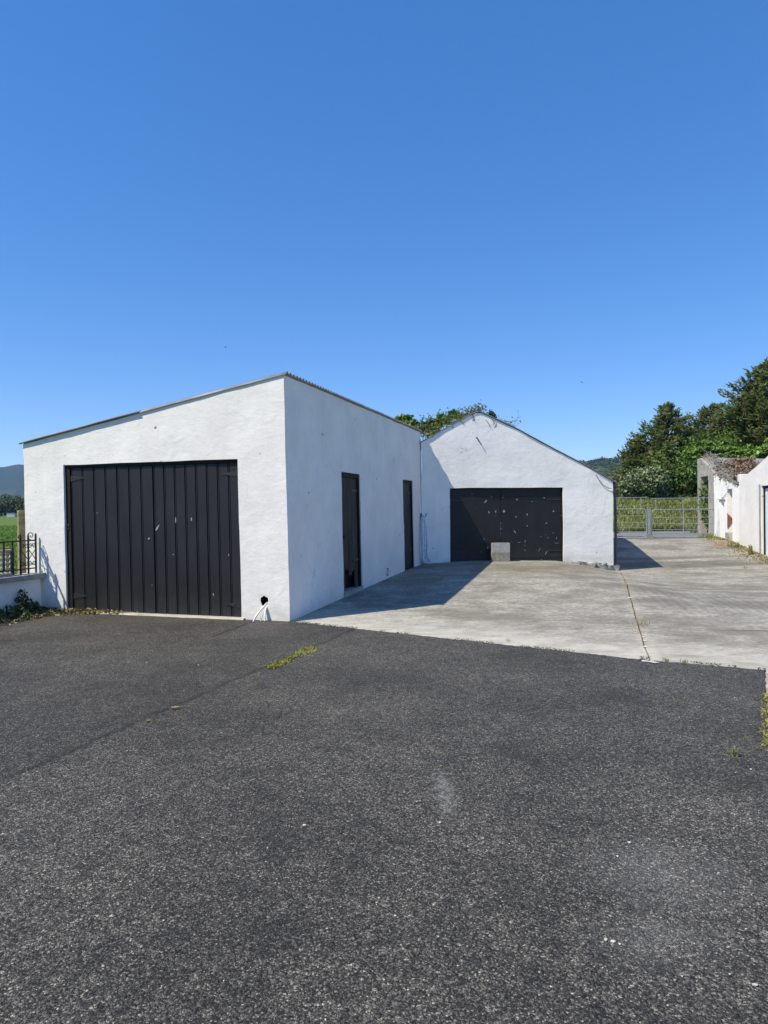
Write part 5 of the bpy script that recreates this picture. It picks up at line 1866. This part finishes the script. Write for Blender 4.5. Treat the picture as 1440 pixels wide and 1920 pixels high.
def dry_leaf(px, py, size, label, rz):
    p = gp(px, py); c = Vector((p.x, p.y, .02))
    bm = bmesh.new()
    prof_ = [(-.5, 0), (-.3, .16), (0, .24), (.3, .15), (.55, 0)]
    up_, dn_, mid_ = [], [], []
    R_ = Matrix.Rotation(rz, 3, 'Z')
    for x, w in prof_:
        mid_.append(bm.verts.new(c + R_ @ Vector((x * size, 0, .1 * size * x * x))))
        up_.append(bm.verts.new(c + R_ @ Vector((x * size, w * size, .16 * size)))); dn_.append(bm.verts.new(c + R_ @ Vector((x * size, -w * size, .16 * size))))
    for i in range(4):
        bm.faces.new((mid_[i], mid_[i + 1], up_[i + 1], up_[i])); bm.faces.new((mid_[i + 1], mid_[i], dn_[i], dn_[i + 1]))
    bmesh.ops.remove_doubles(bm, verts=bm.verts, dist=.0003)
    tag(build('dry_leaf', bm, LF_LIT, None, tuple(c)), label, 'leaf', 'dry leaves on the tarmac')


dry_leaf(327, 1333, .085, 'curled dry leaf on the tarmac seam, the larger of two', .2)
dry_leaf(277, 1357, .05, 'pale dry leaf on the tarmac seam, the smaller of two', -.1)
dry_leaf(826, 1443, .028, 'tiny orange leaf fragment on the tarmac above the pale stain', .5)


def bird(px, py, depth, label, yaw):
    c = roofpt(px, py, depth)
    t = thing('bird', label, 'bird', tuple(c), 'birds in the sky')
    R_ = Matrix.Rotation(yaw, 3, 'Z')
    bm = bmesh.new()
    tube(bm, [c + R_ @ Vector((x, 0, z)) for x, z in ((-.10, 0), (-.06, .004), (0, 0), (.05, .006), (.075, .012), (.095, .008))], [.004, .016, .024, .018, .012, .002], 8)
    A = [bm.verts.new(c + R_ @ Vector(q)) for q in ((-.08, -.012, 0), (-.08, .012, 0), (-.16, .03, 0), (-.14, 0, 0), (-.16, -.03, 0))]
    bm.faces.new(A)
    build('body', bm, BIRDM, t, smooth=True)
    for sg in (-1, 1):
        bm = bmesh.new()
        up_ = [bm.verts.new(c + R_ @ Vector(q)) for q in ((.04, sg * .015, .012), (.05, sg * .09, .06), (-.03, sg * .22, .05), (-.02, sg * .09, .05), (-.04, sg * .015, .008))]
        dn = [bm.verts.new(v.co - Vector((0, 0, .004))) for v in up_]
        bm.faces.new(up_); bm.faces.new(dn)
        for k in range(5): bm.faces.new((up_[k], up_[(k + 1) % 5], dn[(k + 1) % 5], dn[k]))
        build('wing', bm, BIRDM, t)


bird(423, 651, 70, 'tiny dark bird high in the sky above the shed roof', .4)
bird(1091, 717, 62, 'tiny dark bird in the sky right of the garage peak', 2.4)


# ================================================================ AIR, SUN, SKY
HAZE = True
if HAZE:
    bm = bmesh.new()
    box(bm, (-600, 2600, 140), 9000, 6200, 300)
    hz_ = bpy.data.materials.new('haze_air')
    hz_.use_nodes = True
    nt = hz_.node_tree; nt.nodes.clear()
    o_ = nt.nodes.new('ShaderNodeOutputMaterial'); v_ = nt.nodes.new('ShaderNodeVolumePrincipled')
    v_.inputs['Color'].default_value = (.36, .60, 1.0, 1)
    v_.inputs['Density'].default_value = .000105
    v_.inputs['Anisotropy'].default_value = 0.0
    nt.links.new(v_.outputs[0], o_.inputs['Volume'])
    tag(build('haze', bm, hz_), 'thin blue summer haze over the far land', 'haze', kind='stuff')

to_sun = Vector((-.66, -.36, 1)).normalized()
sun = bpy.data.objects.new('sun', bpy.data.lights.new('sun', 'SUN'))
C.objects.link(sun)
sun.data.energy = 2.75
sun.data.angle = math.radians(.55)
sun.data.color = (1, .905, .73)
sun.rotation_euler = (-to_sun).to_track_quat('-Z', 'Y').to_euler()

w = bpy.data.worlds.new('World'); SC.world = w
w.use_nodes = True
nt = w.node_tree; nt.nodes.clear()
out = nt.nodes.new('ShaderNodeOutputWorld'); bg = nt.nodes.new('ShaderNodeBackground')
sky = nt.nodes.new('ShaderNodeTexSky')
sky.sky_type = 'NISHITA'; sky.sun_disc = False
sky.sun_elevation = math.asin(to_sun.z)
sky.sun_rotation = math.atan2(to_sun.x, to_sun.y)
sky.altitude = 0; sky.air_density = .72; sky.dust_density = .0; sky.ozone_density = 4.0
hsv = nt.nodes.new('ShaderNodeHueSaturation')
hsv.inputs['Saturation'].default_value = 1.6
hsv.inputs['Hue'].default_value = .5115
gam = nt.nodes.new('ShaderNodeGamma')
gam.inputs['Gamma'].default_value = .62
nt.links.new(sky.outputs[0], gam.inputs['Color'])
nt.links.new(gam.outputs[0], hsv.inputs['Color'])
nt.links.new(hsv.outputs[0], bg.inputs[0]); nt.links.new(bg.outputs[0], out.inputs[0])
bg.inputs[1].default_value = .15

SC.view_settings.view_transform = 'Standard'
SC.view_settings.look = 'None'
SC.view_settings.gamma = 1
SC.view_settings.exposure = 1.24
